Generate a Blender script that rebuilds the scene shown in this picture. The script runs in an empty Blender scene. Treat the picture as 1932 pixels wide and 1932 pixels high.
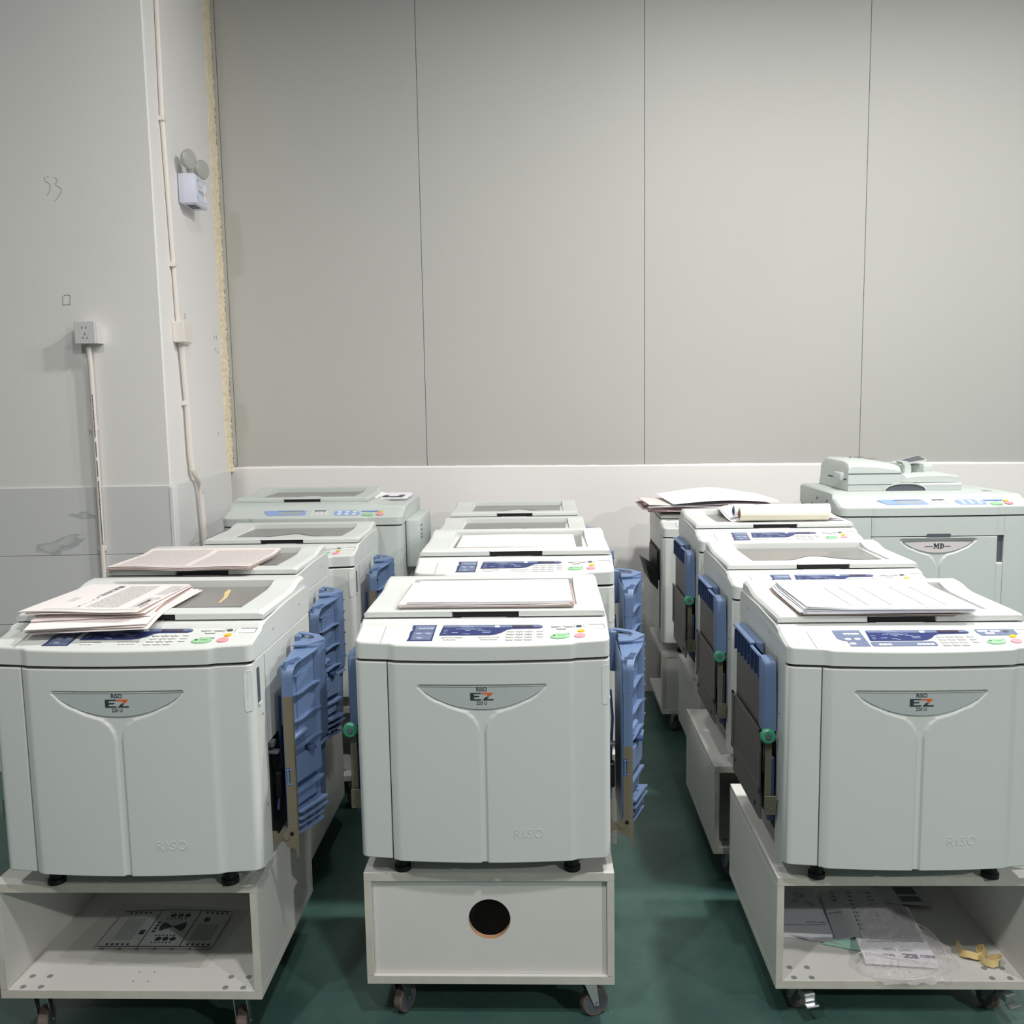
import bpy, bmesh, math, random
from mathutils import Vector, Matrix, noise
random.seed(7)
C = bpy.context.scene.collection
SC = bpy.context.scene
R = math.radians

# ------------------------------------------------------------------ camera, world, lights, exposure
cam_d = bpy.data.cameras.new('camera'); cam = bpy.data.objects.new('camera', cam_d); C.objects.link(cam)
cam_d.sensor_width = 36; cam_d.lens = 1700/1932*36; cam_d.clip_start = .05
CX = Vector((0.99970281, -0.01752548, -0.01694546)); CY = Vector((0.01886445, 0.11586224, 0.99308614)); CB = Vector((-0.01544097, -0.99311067, 0.11615842))
cam.matrix_world = Matrix(((CX.x, CY.x, CB.x, 0), (CX.y, CY.y, CB.y, 0), (CX.z, CY.z, CB.z, 1.58), (0, 0, 0, 1)))
SC.camera = cam
w = bpy.data.worlds.new('world'); SC.world = w; w.use_nodes = True
w.node_tree.nodes['Background'].inputs[0].default_value = (1, .99, .975, 1)
w.node_tree.nodes['Background'].inputs[1].default_value = .09
SC.view_settings.view_transform = 'Standard'; SC.view_settings.look = 'None'
SC.view_settings.exposure = 0.0; SC.view_settings.gamma = 1; SC.view_settings.use_curve_mapping = False
CEIL = 4.7
# hanging lamps of the hall: (x, y, z, watts, radius)
LAMPS = [(-.10, 2.45, 4.10, 18, .10), (-1.5, -.2, 4.10, 62, .10), (.6, .15, 4.10, 66, .10), (5.0, -2.8, 4.10, 310, .12), (1.45, 2.6, 4.0, 92, .10), (3.3, 2.5, 4.10, 84, .10)]
for (lx, ly, lz, lw, lr) in LAMPS:
    ld = bpy.data.lights.new('lamp_light', 'AREA'); ld.shape = 'DISK'; ld.size = lr*2; ld.energy = lw; ld.color = (1, .985, .95)
    lo = bpy.data.objects.new('lamp_light', ld); lo.location = (lx, ly, lz-.012); C.objects.link(lo)

# ------------------------------------------------------------------ materials
def lin(c):
    return tuple(((v/12.92) if v <= .04045 else ((v+.055)/1.055)**2.4) for v in c)
def mat(name, col, rough=.5, metal=0., var=0., scale=8., bump=0., bscale=60., spec=None, alpha=None, trans=None, coat=0):
    m = bpy.data.materials.new(name); m.use_nodes = True; nt = m.node_tree; b = nt.nodes['Principled BSDF']
    c = lin(col); b.inputs['Base Color'].default_value = (*c, 1); b.inputs['Roughness'].default_value = rough; b.inputs['Metallic'].default_value = metal
    if spec is not None: b.inputs['Specular IOR Level'].default_value = spec
    if alpha is not None: b.inputs['Alpha'].default_value = alpha
    if trans is not None: b.inputs['Transmission Weight'].default_value = trans
    if coat: b.inputs['Coat Weight'].default_value = coat
    tc = nt.nodes.new('ShaderNodeTexCoord')
    if var:
        n = nt.nodes.new('ShaderNodeTexNoise'); n.inputs['Scale'].default_value = scale; n.inputs['Detail'].default_value = 5; n.inputs['Roughness'].default_value = .6
        nt.links.new(tc.outputs['Object'], n.inputs['Vector'])
        r = nt.nodes.new('ShaderNodeValToRGB'); r.color_ramp.elements[0].position = .3; r.color_ramp.elements[1].position = .7
        r.color_ramp.elements[0].color = (*[v*(1-var) for v in c], 1); r.color_ramp.elements[1].color = (*[min(1, v*(1+var)) for v in c], 1)
        nt.links.new(n.outputs['Fac'], r.inputs['Fac']); nt.links.new(r.outputs['Color'], b.inputs['Base Color'])
    if bump:
        n2 = nt.nodes.new('ShaderNodeTexNoise'); n2.inputs['Scale'].default_value = bscale; n2.inputs['Detail'].default_value = 4
        nt.links.new(tc.outputs['Object'], n2.inputs['Vector'])
        bp = nt.nodes.new('ShaderNodeBump'); bp.inputs['Strength'].default_value = bump; bp.inputs['Distance'].default_value = .01
        nt.links.new(n2.outputs['Fac'], bp.inputs['Height']); nt.links.new(bp.outputs['Normal'], b.inputs['Normal'])
    return m
M = {}
M['body'] = mat('machine_plastic', (.835, .850, .838), .42, var=.012, scale=3)
M['body2'] = mat('older_machine_plastic', (.77, .80, .785), .45, var=.02, scale=3)
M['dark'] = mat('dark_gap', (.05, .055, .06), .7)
M['black'] = mat('black_plastic', (.035, .035, .05), .5)
M['blue'] = mat('blue_plastic', (.40, .485, .63), .42, var=.03, scale=6)
M['dblue'] = mat('dark_blue_plastic', (.22, .29, .45), .5, var=.03)
M['brass'] = mat('passivated_steel', (.50, .465, .40), .4, .25, var=.06, scale=12)
M['steel'] = mat('grey_steel', (.52, .50, .49), .42, .7, var=.10, scale=7, bump=.02)
M['chrome'] = mat('zinc', (.72, .73, .74), .28, .95)
M['knob'] = mat('green_plastic', (.25, .57, .45), .35)
M['navy'] = mat('navy_print', (.18, .22, .42), .3)
M['slate'] = mat('slate_print', (.42, .46, .57), .35)
M['slate2'] = mat('light_slate_print', (.62, .67, .77), .35)
M['lcd'] = mat('display_window', (.27, .22, .28), .2)
M['green'] = mat('start_button', (.60, .80, .62), .3)
M['pink'] = mat('stop_button', (.94, .62, .65), .3)
M['yellow'] = mat('reset_button', (.92, .72, .10), .3)
M['key'] = mat('key_plastic', (.90, .90, .885), .35)
M['keyedge'] = mat('key_edge_print', (.55, .56, .56), .5)
M['white'] = mat('white_print', (.93, .94, .97), .4)
M['ink'] = mat('dark_ink', (.20, .23, .26), .5)
M['orange'] = mat('orange_ink', (.92, .38, .12), .4)
M['emblem'] = mat('emblem_plate', (.73, .76, .76), .3, 0, var=.03, scale=20)
M['emblem_md'] = mat('badge_plate', (.87, .845, .85), .25, .1)
M['film'] = mat('smoke_grey_film', (.56, .55, .54), .22, var=.04, scale=5, alpha=.82)
M['board'] = mat('melamine_board', (.86, .855, .84), .42, var=.03, scale=4)
M['edge'] = mat('board_edge_band', (.80, .785, .745), .5, var=.09, scale=14)
M['mdf'] = mat('raw_fibreboard', (.78, .60, .46), .8, var=.1, scale=30)
M['rubber'] = mat('caster_tread', (.42, .37, .35), .6, var=.08, scale=20)
M['hub'] = mat('caster_hub', (.34, .36, .39), .5)
M['paper'] = mat('white_paper', (.95, .95, .97), .7, var=.01, scale=6)
M['pinkpaper'] = mat('pink_newsprint', (.925, .89, .88), .8, var=.02, scale=6)
M['brownpaper'] = mat('brown_newsprint', (.68, .59, .565), .85, var=.15, scale=14)
M['cream'] = mat('cream_master_paper', (.95, .92, .85), .55, var=.015, scale=5)
M['tube'] = mat('cardboard_core', (.58, .44, .33), .8, var=.1, scale=20)
M['mint'] = mat('mint_paper', (.66, .84, .77), .7)
M['strap'] = mat('yellowed_rubber', (.88, .78, .55), .5, var=.06, scale=20)
M['mauve'] = mat('mauve_magazine', (.56, .42, .48), .5, var=.35, scale=40)
M['bag'] = mat('thin_plastic_bag', (.93, .91, .92), .25, alpha=.32, var=.05, scale=9, bump=.5, bscale=30)
M['clear'] = mat('clear_film', (.90, .90, .88), .15, alpha=.22)
M['yfilm'] = mat('yellowed_film', (.44, .43, .36), .35, alpha=.7)
M['darkplate'] = mat('brown_grey_plate', (.43, .41, .40), .38, .4, var=.06, scale=5)
M['pvc'] = mat('pvc_conduit', (.90, .875, .85), .4, var=.01)
M['socket'] = mat('socket_plastic', (.84, .84, .84), .35)
M['lampbox'] = mat('emergency_lamp_plastic', (.86, .87, .93), .35)
M['glassgrey'] = mat('reflector_glass', (.72, .73, .71), .2, .2, bump=.35, bscale=120)
M['pencil'] = mat('pencil_graphite', (.55, .55, .55), .8)
M['lcdblue'] = mat('blue_panel_print', (.55, .65, .86), .35)
M['lcdgrey'] = mat('liquid_crystal_glass', (.62, .66, .70), .2)

def wallmat(name, col, var, scale, bump=.05, rough=.75, bscale=40):
    return mat(name, col, rough, var=var, scale=scale, bump=bump, bscale=bscale)
M['plaster'] = wallmat('painted_plaster', (.915, .91, .90), .018, .9)
M['plasterw'] = wallmat('white_plaster', (.915, .905, .90), .015, 1.1)
M['caulk'] = wallmat('white_sealant', (.92, .91, .905), .02, 14, .3, bscale=30)
M['ceil'] = wallmat('ceiling_paint', (.50, .50, .50), .03, 1)
M['foam'] = mat('expanding_foam', (.98, .91, .80), .85, var=.12, scale=26, bump=1.0, bscale=45)
def panelmat():
    m = mat('sandwich_panel_sheet', (.725, .725, .71), .55, var=.014, scale=1.3)
    return m
M['panel'] = panelmat()
def floormat():
    m = bpy.data.materials.new('green_epoxy_floor'); m.use_nodes = True; nt = m.node_tree; b = nt.nodes['Principled BSDF']
    tc = nt.nodes.new('ShaderNodeTexCoord'); n = nt.nodes.new('ShaderNodeTexNoise'); n.inputs['Scale'].default_value = 2.2; n.inputs['Detail'].default_value = 8; n.inputs['Roughness'].default_value = .65
    nt.links.new(tc.outputs['Object'], n.inputs['Vector'])
    r = nt.nodes.new('ShaderNodeValToRGB'); r.color_ramp.elements[0].position = .3; r.color_ramp.elements[1].position = .72
    r.color_ramp.elements[0].color = (*lin((.185, .295, .275)), 1); r.color_ramp.elements[1].color = (*lin((.30, .42, .39)), 1)
    nt.links.new(n.outputs['Fac'], r.inputs['Fac'])
    v = nt.nodes.new('ShaderNodeTexVoronoi'); v.inputs['Scale'].default_value = 26; nt.links.new(tc.outputs['Object'], v.inputs['Vector'])
    lt = nt.nodes.new('ShaderNodeMath'); lt.operation = 'LESS_THAN'; lt.inputs[1].default_value = .035; nt.links.new(v.outputs['Distance'], lt.inputs[0])
    mx = nt.nodes.new('ShaderNodeMix'); mx.data_type = 'RGBA'; nt.links.new(lt.outputs[0], mx.inputs[0]); nt.links.new(r.outputs[0], mx.inputs[6]); mx.inputs[7].default_value = (*lin((.55, .62, .58)), 1)
    nt.links.new(mx.outputs[2], b.inputs['Base Color']); b.inputs['Roughness'].default_value = .36
    n3 = nt.nodes.new('ShaderNodeTexNoise'); n3.inputs['Scale'].default_value = 35; nt.links.new(tc.outputs['Object'], n3.inputs['Vector'])
    bp = nt.nodes.new('ShaderNodeBump'); bp.inputs['Strength'].default_value = .12; bp.inputs['Distance'].default_value = .004
    nt.links.new(n3.outputs['Fac'], bp.inputs['Height']); nt.links.new(bp.outputs['Normal'], b.inputs['Normal'])
    return m
M['floor'] = floormat()
def marblemat():
    m = bpy.data.materials.new('marble_tile'); m.use_nodes = True; nt = m.node_tree; b = nt.nodes['Principled BSDF']
    tc = nt.nodes.new('ShaderNodeTexCoord'); n = nt.nodes.new('ShaderNodeTexNoise'); n.inputs['Scale'].default_value = 1.7; n.inputs['Detail'].default_value = 6; n.inputs['Distortion'].default_value = .9
    nt.links.new(tc.outputs['Object'], n.inputs['Vector'])
    r = nt.nodes.new('ShaderNodeValToRGB'); e = r.color_ramp.elements; e[0].position = .0; e[1].position = 1.
    base = (*lin((.86, .865, .865)), 1); e[0].color = base; e[1].color = base
    for p, c in ((.640, (.86, .865, .865)), (.652, (.70, .71, .72)), (.658, (.78, .79, .79)), (.69, (.86, .865, .865))):
        k = e.new(p); k.color = (*lin(c), 1)
    nt.links.new(n.outputs['Fac'], r.inputs['Fac']); nt.links.new(r.outputs[0], b.inputs['Base Color']); b.inputs['Roughness'].default_value = .3
    return m
M['marble'] = marblemat()
def newsmat(name, base, rects, ink=(.22, .21, .22), lines=230., wscale=420., swap=False):
    """text columns printed on the sheet: rects in object coordinates (x0,x1,y0,y1,density)"""
    m = bpy.data.materials.new(name); m.use_nodes = True; nt = m.node_tree; b = nt.nodes['Principled BSDF']; b.inputs['Roughness'].default_value = .8
    tc = nt.nodes.new('ShaderNodeTexCoord'); sp = nt.nodes.new('ShaderNodeSeparateXYZ'); nt.links.new(tc.outputs['Object'], sp.inputs[0])
    def ma(op, a, c=None):
        q = nt.nodes.new('ShaderNodeMath'); q.operation = op
        for i, v in enumerate((a, c)):
            if v is None: continue
            if isinstance(v, (int, float)): q.inputs[i].default_value = v
            else: nt.links.new(v, q.inputs[i])
        return q.outputs[0]
    X, Y = sp.outputs[0], sp.outputs[1]
    A_, B_ = (Y, X) if swap else (X, Y)
    ln = ma('GREATER_THAN', ma('FRACT', ma('MULTIPLY', B_, lines)), .45)
    cb = nt.nodes.new('ShaderNodeCombineXYZ'); nt.links.new(ma('MULTIPLY', A_, wscale), cb.inputs[0]); nt.links.new(ma('FLOOR', ma('MULTIPLY', B_, lines)), cb.inputs[1])
    wn = nt.nodes.new('ShaderNodeTexNoise'); wn.noise_dimensions = '2D'; wn.inputs['Scale'].default_value = 1.; wn.inputs['Detail'].default_value = 1
    nt.links.new(cb.outputs[0], wn.inputs['Vector'])
    words = ma('GREATER_THAN', wn.outputs['Fac'], .47)
    tot = None
    for (x0, x1, y0, y1, d) in rects:
        k = ma('MULTIPLY', ma('MULTIPLY', ma('GREATER_THAN', X, x0), ma('LESS_THAN', X, x1)), ma('MULTIPLY', ma('GREATER_THAN', Y, y0), ma('LESS_THAN', Y, y1)))
        k = ma('MULTIPLY', k, d); tot = k if tot is None else ma('MAXIMUM', tot, k)
    f = ma('MULTIPLY', ma('MULTIPLY', ln, words), tot)
    mx = nt.nodes.new('ShaderNodeMix'); mx.data_type = 'RGBA'; nt.links.new(f, mx.inputs[0]); mx.inputs[6].default_value = (*lin(base), 1); mx.inputs[7].default_value = (*lin(ink), 1)
    nt.links.new(mx.outputs[2], b.inputs['Base Color'])
    return m

# ------------------------------------------------------------------ helpers
class MB:
    def __init__(s): s.v = []; s.f = []
    def add(s, vs, fs):
        o = len(s.v); s.v += [tuple(v) for v in vs]; s.f += [tuple(i+o for i in f) for f in fs]
    def box(s, x0, x1, y0, y1, z0, z1, b=0.):
        if x0 > x1: x0, x1 = x1, x0
        if y0 > y1: y0, y1 = y1, y0
        if z0 > z1: z0, z1 = z1, z0
        if not b:
            s.add([(x0,y0,z0),(x1,y0,z0),(x1,y1,z0),(x0,y1,z0),(x0,y0,z1),(x1,y0,z1),(x1,y1,z1),(x0,y1,z1)],
                  [(3,2,1,0),(4,5,6,7),(0,1,5,4),(1,2,6,5),(2,3,7,6),(3,0,4,7)]); return
        bm = bmesh.new(); bmesh.ops.create_cube(bm, size=1)
        for v in bm.verts: v.co = ((x0+x1)/2+v.co.x*(x1-x0), (y0+y1)/2+v.co.y*(y1-y0), (z0+z1)/2+v.co.z*(z1-z0))
        bmesh.ops.bevel(bm, geom=bm.edges[:], offset=b, segments=2 if b > .004 else 1, affect='EDGES', profile=.5)
        s.frombm(bm)
    def frombm(s, bm):
        bm.verts.index_update(); s.add([v.co[:] for v in bm.verts], [[v.index for v in f.verts] for f in bm.faces]); bm.free()
    def prism(s, pts, fn, t):
        """pts 2D polygon; fn(u,v,h)->xyz; thickness t from 0 to t"""
        n = len(pts)
        a = [fn(p[0], p[1], 0) for p in pts]; c = [fn(p[0], p[1], t) for p in pts]
        s.add(a+c, [tuple(range(n-1, -1, -1)), tuple(range(n, 2*n))]+[(i, (i+1) % n, n+(i+1) % n, n+i) for i in range(n)])
    def tube(s, path, r, n=10, caps=True):
        rings = []
        P = [Vector(p) for p in path]
        for i, p in enumerate(P):
            d = (P[min(i+1, len(P)-1)]-P[max(i-1, 0)]).normalized()
            up = Vector((0, 0, 1)) if abs(d.z) < .9 else Vector((1, 0, 0))
            a = d.cross(up).normalized(); c = d.cross(a)
            rr = r[i] if isinstance(r, (list, tuple)) else r
            rings.append([p+(a*math.cos(2*math.pi*k/n)+c*math.sin(2*math.pi*k/n))*rr for k in range(n)])
        vs = [v[:] for q in rings for v in q]; fs = []
        for i in range(len(P)-1):
            for k in range(n): fs.append((i*n+k, i*n+(k+1) % n, (i+1)*n+(k+1) % n, (i+1)*n+k))
        if caps: fs += [tuple(range(n-1, -1, -1)), tuple(range((len(P)-1)*n, len(P)*n))]
        s.add(vs, fs)
    def loft(s, secs, closed=True, caps=True):
        n = len(secs[0]); vs = [p for q in secs for p in q]; fs = []
        for i in range(len(secs)-1):
            for k in range(n if closed else n-1):
                fs.append((i*n+k, i*n+(k+1) % n, (i+1)*n+(k+1) % n, (i+1)*n+k))
        if caps: fs += [tuple(range(n-1, -1, -1)), tuple(range((len(secs)-1)*n, len(secs)*n))]
        s.add(vs, fs)
    def grid(s, nu, nv, fn, flip=False):
        vs = [fn(i/(nu-1), j/(nv-1)) for i in range(nu) for j in range(nv)]
        fs = [((i*nv+j), ((i+1)*nv+j), ((i+1)*nv+j+1), (i*nv+j+1)) for i in range(nu-1) for j in range(nv-1)]
        if flip: fs = [f[::-1] for f in fs]
        s.add(vs, fs)
    def build(s, name, m, parent=None, smooth=30, mesh=False):
        me = bpy.data.meshes.new(name); me.from_pydata(s.v, [], s.f)
        if smooth:
            bm = bmesh.new(); bm.from_mesh(me); bmesh.ops.recalc_face_normals(bm, faces=bm.faces) if smooth > 0 else None
            bm.to_mesh(me); bm.free()
            for p in me.polygons: p.use_smooth = True
            me.set_sharp_from_angle(angle=R(abs(smooth)))
        me.materials.append(M[m] if isinstance(m, str) else m)
        if mesh: return me
        return obj(name, me, parent)
def obj(name, me, parent=None, loc=None):
    o = bpy.data.objects.new(name, me); C.objects.link(o)
    if parent: o.parent = parent
    if loc: o.location = loc
    return o
def tag(o, label=None, cat=None, group=None, kind=None):
    if label: o['label'] = label
    if cat: o['category'] = cat
    if group: o['group'] = group
    if kind: o['kind'] = kind
    return o
def empty(name, loc, yaw=0):
    o = bpy.data.objects.new(name, None); C.objects.link(o); o.location = loc; o.rotation_euler = (0, 0, R(yaw)); o.empty_display_size = .1
    return o
KIDS = {}
def kids(o):
    return [c for c in bpy.data.objects if c.parent == o]
def build_index():
    KIDS.clear()
    for c in bpy.data.objects:
        if c.parent: KIDS.setdefault(c.parent.name, []).append(c)
def copy_tree(o, skip=(), parent=None, top=True):
    if top: build_index()
    c = o.copy(); C.objects.link(c); c.parent = parent
    for ch in KIDS.get(o.name, []):
        if ch.name.split('.')[0] in skip: continue
        copy_tree(ch, skip, c, False)
    return c
def ellipse(cx, cy, rx, ry, n=28, rot=0):
    return [(cx+rx*math.cos(2*math.pi*k/n)*math.cos(rot)-ry*math.sin(2*math.pi*k/n)*math.sin(rot), cy+rx*math.cos(2*math.pi*k/n)*math.sin(rot)+ry*math.sin(2*math.pi*k/n)*math.cos(rot)) for k in range(n)]
def rrect(x0, x1, y0, y1, r, n=4):
    out = []
    for (cx, cy, a) in ((x1-r, y0+r, -90), (x1-r, y1-r, 0), (x0+r, y1-r, 90), (x0+r, y0+r, 180)):
        for k in range(n+1): out.append((cx+r*math.cos(R(a+90*k/n)), cy+r*math.sin(R(a+90*k/n))))
    return out
def sstep(a, b, x):
    if a == b: return float(x >= a)
    t = max(0, min(1, (x-a)/(b-a))); return t*t*(3-2*t)
def lerp_table(tab, x):
    if x <= tab[0][0]: return tab[0][1]
    for (a, va), (b, vb) in zip(tab, tab[1:]):
        if x <= b: return va+(vb-va)*(x-a)/(b-a)
    return tab[-1][1]
TXT = {}
def text_mesh(txt, size, m, bold=0., align='CENTER', ext=.0, sx=1.):
    key = (txt, size, str(m), bold, align, ext, sx)
    if key in TXT: return TXT[key]
    cu = bpy.data.curves.new('t', 'FONT'); cu.body = txt; cu.size = size; cu.align_x = align; cu.align_y = 'CENTER'; cu.offset = bold; cu.extrude = ext; cu.resolution_u = 3
    to = bpy.data.objects.new('t', cu); C.objects.link(to)
    dg = bpy.context.evaluated_depsgraph_get(); me = bpy.data.meshes.new_from_object(to.evaluated_get(dg))
    C.objects.unlink(to); bpy.data.objects.remove(to); bpy.data.curves.remove(cu)
    if sx != 1.:
        for v in me.vertices: v.co.x *= sx
    me.materials.clear(); me.materials.append(M[m]); TXT[key] = me
    return me

YAW = -2.8
# ------------------------------------------------------------------ the setting
def structure(o, parent=None): o['kind'] = 'structure'; return o
fl = MB(); fl.box(-5, 6, -4, 5.0, -.1, 0); structure(fl.build('floor', 'floor', smooth=0))
ce = MB(); ce.box(-5, 6, -4, 5.0, CEIL, CEIL+.1); structure(ce.build('ceiling', 'ceil', smooth=0))
# back wall: lower plastered strip, upper sandwich panels
WB = empty('wall_back', (0, 4.85, 0)); structure(WB)
lo = MB()
lo.add([(-1.47, -.012, 0), (6, -.012, 0), (6, .2, 0), (-1.47, .2, 0), (-1.47, -.012, 1.275), (6, -.012, 1.19), (6, .2, 1.19), (-1.47, .2, 1.275)], [(3,2,1,0),(4,5,6,7),(0,1,5,4),(1,2,6,5),(2,3,7,6),(3,0,4,7)])
lo.build('plaster_strip', 'plasterw', WB, smooth=0)
xs = [-1.392, -.376, .795, 1.962, 3.13, 4.30, 6.0]
for a, b in zip(xs, xs[1:]):
    p = MB(); z0 = 1.277-(a+1.42)*.0105
    p.box(a+.0012, b-.0012, 0, .05, z0-.03, CEIL, .0012); p.build('sandwich_panel', 'panel', WB)
    j = MB(); j.box(b-.0012, b+.0012, .003, .05, z0-.03, CEIL); j.build('joint_filler', 'ink', WB, smooth=0)
# ragged sealant bead along the joint
rs = random.Random(3); bead = MB(); secs = []
n = 260
for i in range(n):
    x = -1.44+7.4*i/(n-1); z = 1.277-(x+1.42)*.0112
    ph = .5+.5*math.sin(i*.11)*math.sin(i*.047+1); h = .003+.006*ph+.002*rs.random(); d = .0065+.0015*rs.random()+.002*ph
    secs.append([(x, -.001, z+h), (x, -d*.6, z+h*.7), (x, -d, z), (x, -d*.95, z-.010-.004*rs.random()), (x, -.001, z-.014)])
bead.loft(secs, closed=True); bead.build('sealant_bead', 'caulk', WB, smooth=60)
ws = MB(); ws.box(-1.409, -1.3925, -.006, .03, 1.27, CEIL); ws.build('edge_trim', 'panel', WB, smooth=0)
for zz in (2.78, 1.30, 1.288):
    s = MB(); s.tube([(-1.398, -.006, zz), (-1.398, -.0085, zz)], .004, 8); s.build('rivet', 'chrome', WB)
# column on the left: its own surfaces, lower marble tiles
WL = empty('wall_left', (-1.41, 3.9, 0)); structure(WL)
cl = MB(); cl.box(-3.6, 0, 0, .812, 0, CEIL, .004); cl.build('column_core', 'plaster', WL)
rt = MB(); rt.box(-.02, .002, .004, .815, 1.268, CEIL, .0015); rt.build('return_face', 'plasterw', WL)
def tile_f(x0, x1, z0, z1, m='marble'):
    q = MB(); q.box(x0+.0012, x1-.0012, -.006, .004, z0+.0012, z1-.0012, .001); return q.build('marble_tile', m, WL)
zr = [0, .37, .67, .972, 1.268]
for z0, z1 in zip(zr, zr[1:]):
    for x0, x1 in ((-3.6, -2.4), (-2.4, -1.2), (-1.2, .004)): tile_f(x0, x1, z0, z1)
for z0, z1 in zip(zr, zr[1:]):
    q = MB(); q.box(-.004, .008, -.004, .86, z0+.0012, z1-.0012, .001); q.build('marble_tile', 'marble', WL)
q = MB(); q.box(-.006, .0105, -.0085, .05, 0, 1.262, .002); q.build('corner_strip', 'plasterw', WL)
# yellow foam in the corner gap
fo = MB(); rf = random.Random(5); secs = []
nz = 420
for i in range(nz):
    z = 1.262+(CEIL-1.262)*i/(nz-1); ring = []
    for k, (x, y) in enumerate(((-1.470, 4.69), (-1.4185, 4.695), (-1.412, 4.715), (-1.4085, 4.745), (-1.411, 4.78), (-1.408, 4.815), (-1.410, 4.85), (-1.470, 4.86))):
        a = .0 if k in (0, 7) else 1
        ring.append((x+a*(rf.random()-.5)*.007, y+a*(rf.random()-.5)*.006+(a*.012*math.sin(z*9+math.sin(z*31)) if k < 3 else 0), z))
    secs.append(ring)
fo.loft(secs); o = fo.build('trim_1', 'foam', smooth=50); structure(o)
# pencil marks on the column (writing "53", a small square, an outlined oval)
def stroke(name, pts, r=.0011):
    V_ = [Vector(p) for p in pts]; out = []
    for i in range(len(V_)-1):
        p0, p1, p2, p3 = V_[max(i-1, 0)], V_[i], V_[i+1], V_[min(i+2, len(V_)-1)]
        for k in range(4):
            t = k/4; out.append(.5*((2*p1)+(-p0+p2)*t+(2*p0-5*p1+4*p2-p3)*t*t+(-p0+3*p1-3*p2+p3)*t**3))
    out.append(V_[-1]); q = MB(); q.tube(out, r*.75, 5); return q.build(name, 'pencil', WL)
def pm(x, z): return (x+1.41, -.0005, z)
stroke('pencil_mark', [pm(-1.849, 2.557), pm(-1.851, 2.545), pm(-1.846, 2.537), pm(-1.838, 2.534), pm(-1.831, 2.525), pm(-1.830, 2.512), pm(-1.836, 2.497), pm(-1.845, 2.482)])
stroke('pencil_mark', [pm(-1.843, 2.558), pm(-1.833, 2.557)])
stroke('pencil_mark', [pm(-1.813, 2.556), pm(-1.802, 2.549), pm(-1.800, 2.541), pm(-1.808, 2.528), pm(-1.800, 2.519), pm(-1.787, 2.511), pm(-1.785, 2.502), pm(-1.793, 2.487), pm(-1.808, 2.468), pm(-1.817, 2.460)])
stroke('pencil_mark', [pm(-1.813, 2.036), pm(-1.811, 2.070), pm(-1.798, 2.077), pm(-1.784, 2.076), pm(-1.781, 2.070), pm(-1.785, 2.040)], .0013)
stroke('pencil_mark', [pm(-1.817, 2.037), pm(-1.781, 2.038)], .0014)
stroke('pencil_mark', [(.003, .30+.008*math.cos(a), 2.00+.016*math.sin(a)+.01) for a in [k*.5 for k in range(-1, 9)]], .0008)
for (y, z) in ((.72, 1.96), (.755, 1.96), (.72, 1.90), (.76, 1.89), (.70, 1.48)):
    stroke('pencil_mark', [(.003, y, z), (.003, y+.003, z-.018)], .0016)

# ------------------------------------------------------------------ socket, conduits, emergency light
S = empty('wall_socket', (-1.700, 3.894, 1.914)); tag(S, 'white square wall socket on the column front above a white conduit', 'socket')
q = MB(); q.box(-.040, .046, -.052, .006, -.043, .043, .002); q.build('back_box', 'socket', S)
q = MB(); q.box(-.046, .040, -.060, -.052, -.044, .048, .002); q.build('face_plate', 'socket', S)
for (x, z, a) in ((-.010, .022, 0), (.006, .022, 0), (.0, -.004, 0), (-.008, -.020, 28), (.008, -.020, -28)):
    q = MB(); l = .0045; dx = math.sin(R(a))*l; dz = math.cos(R(a))*l
    q.tube([(x-.002-dx*-1, -.0603, z-dz), (x-.002-dx, -.0603, z+dz)], .0013, 5); q.build('slot', 'dark', S)
S = empty('conduit', (-1.708, 3.885, .4)); tag(S, 'white conduit pipe running down from the socket on the column front', 'pipe')
q = MB(); q.tube([(0, -.012, 1.46), (0, -.012, 1.44), (0, -.006, 1.38), (-.002, -.006, .9), (-.010, -.006, 0), (-.011, -.006, -.39)], .0105, 14); q.build('pipe', 'pvc', S)
for zz in (1.12, .60):
    q = MB(); q.box(-.020, .010, -.010, .006, zz-.010, zz+.010, .002); q.build('pipe_clip', 'pvc', S)
rr = random.Random(9); q = MB(); z = 1.26
while z > .62:
    l = .003+.004*rr.random()
    if not (.98 < z < 1.0): q.box(.0018, .0052, -.0172, -.0155, z-l, z)
    z -= l+.0025+(.02 if rr.random() < .04 else 0)
o = q.build('printed_marking', 'ink', S, smooth=0); o['kind'] = 'stuff'
S = empty('conduit', (-1.396, 4.045, .5)); tag(S, 'long white conduit pipe on the narrow return wall, bent at the tile edge', 'pipe')
q = MB(); q.tube([(.0, -.01, 4.15), (.0, -.005, 2.8), (.0, -.02, 2.33), (0, .03, 1.45), (0, .035, 1.36)], .0105, 12); q.build('upper_pipe', 'pvc', S)
q = MB(); q.tube([(.008, .035, 1.37), (.008, .06, 1.12), (.008, .065, .90), (.010, .075, .82), (.018, .125, .76), (.020, .140, .70), (.020, .16, .5), (.020, .17, -.45)], .0135, 12); q.build('lower_pipe', 'pvc', S)
for zz, yy in ((2.32, -.018), (1.72, .01), (1.12, .06)):
    q = MB(); q.box(-.014, .012, yy-.02, yy+.014, zz-.010, zz+.010, .002); q.build('pipe_clip', 'pvc', S)
q = MB(); q.box(-.012, .040, -.02, .085, 1.385, 1.475, .003); q.build('junction_box', 'pvc', S)
q = MB(); q.box(-.014, .002, .085, .175, 1.385, 1.475, .002); q.build('blank_plate', 'pvc', S)
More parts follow.
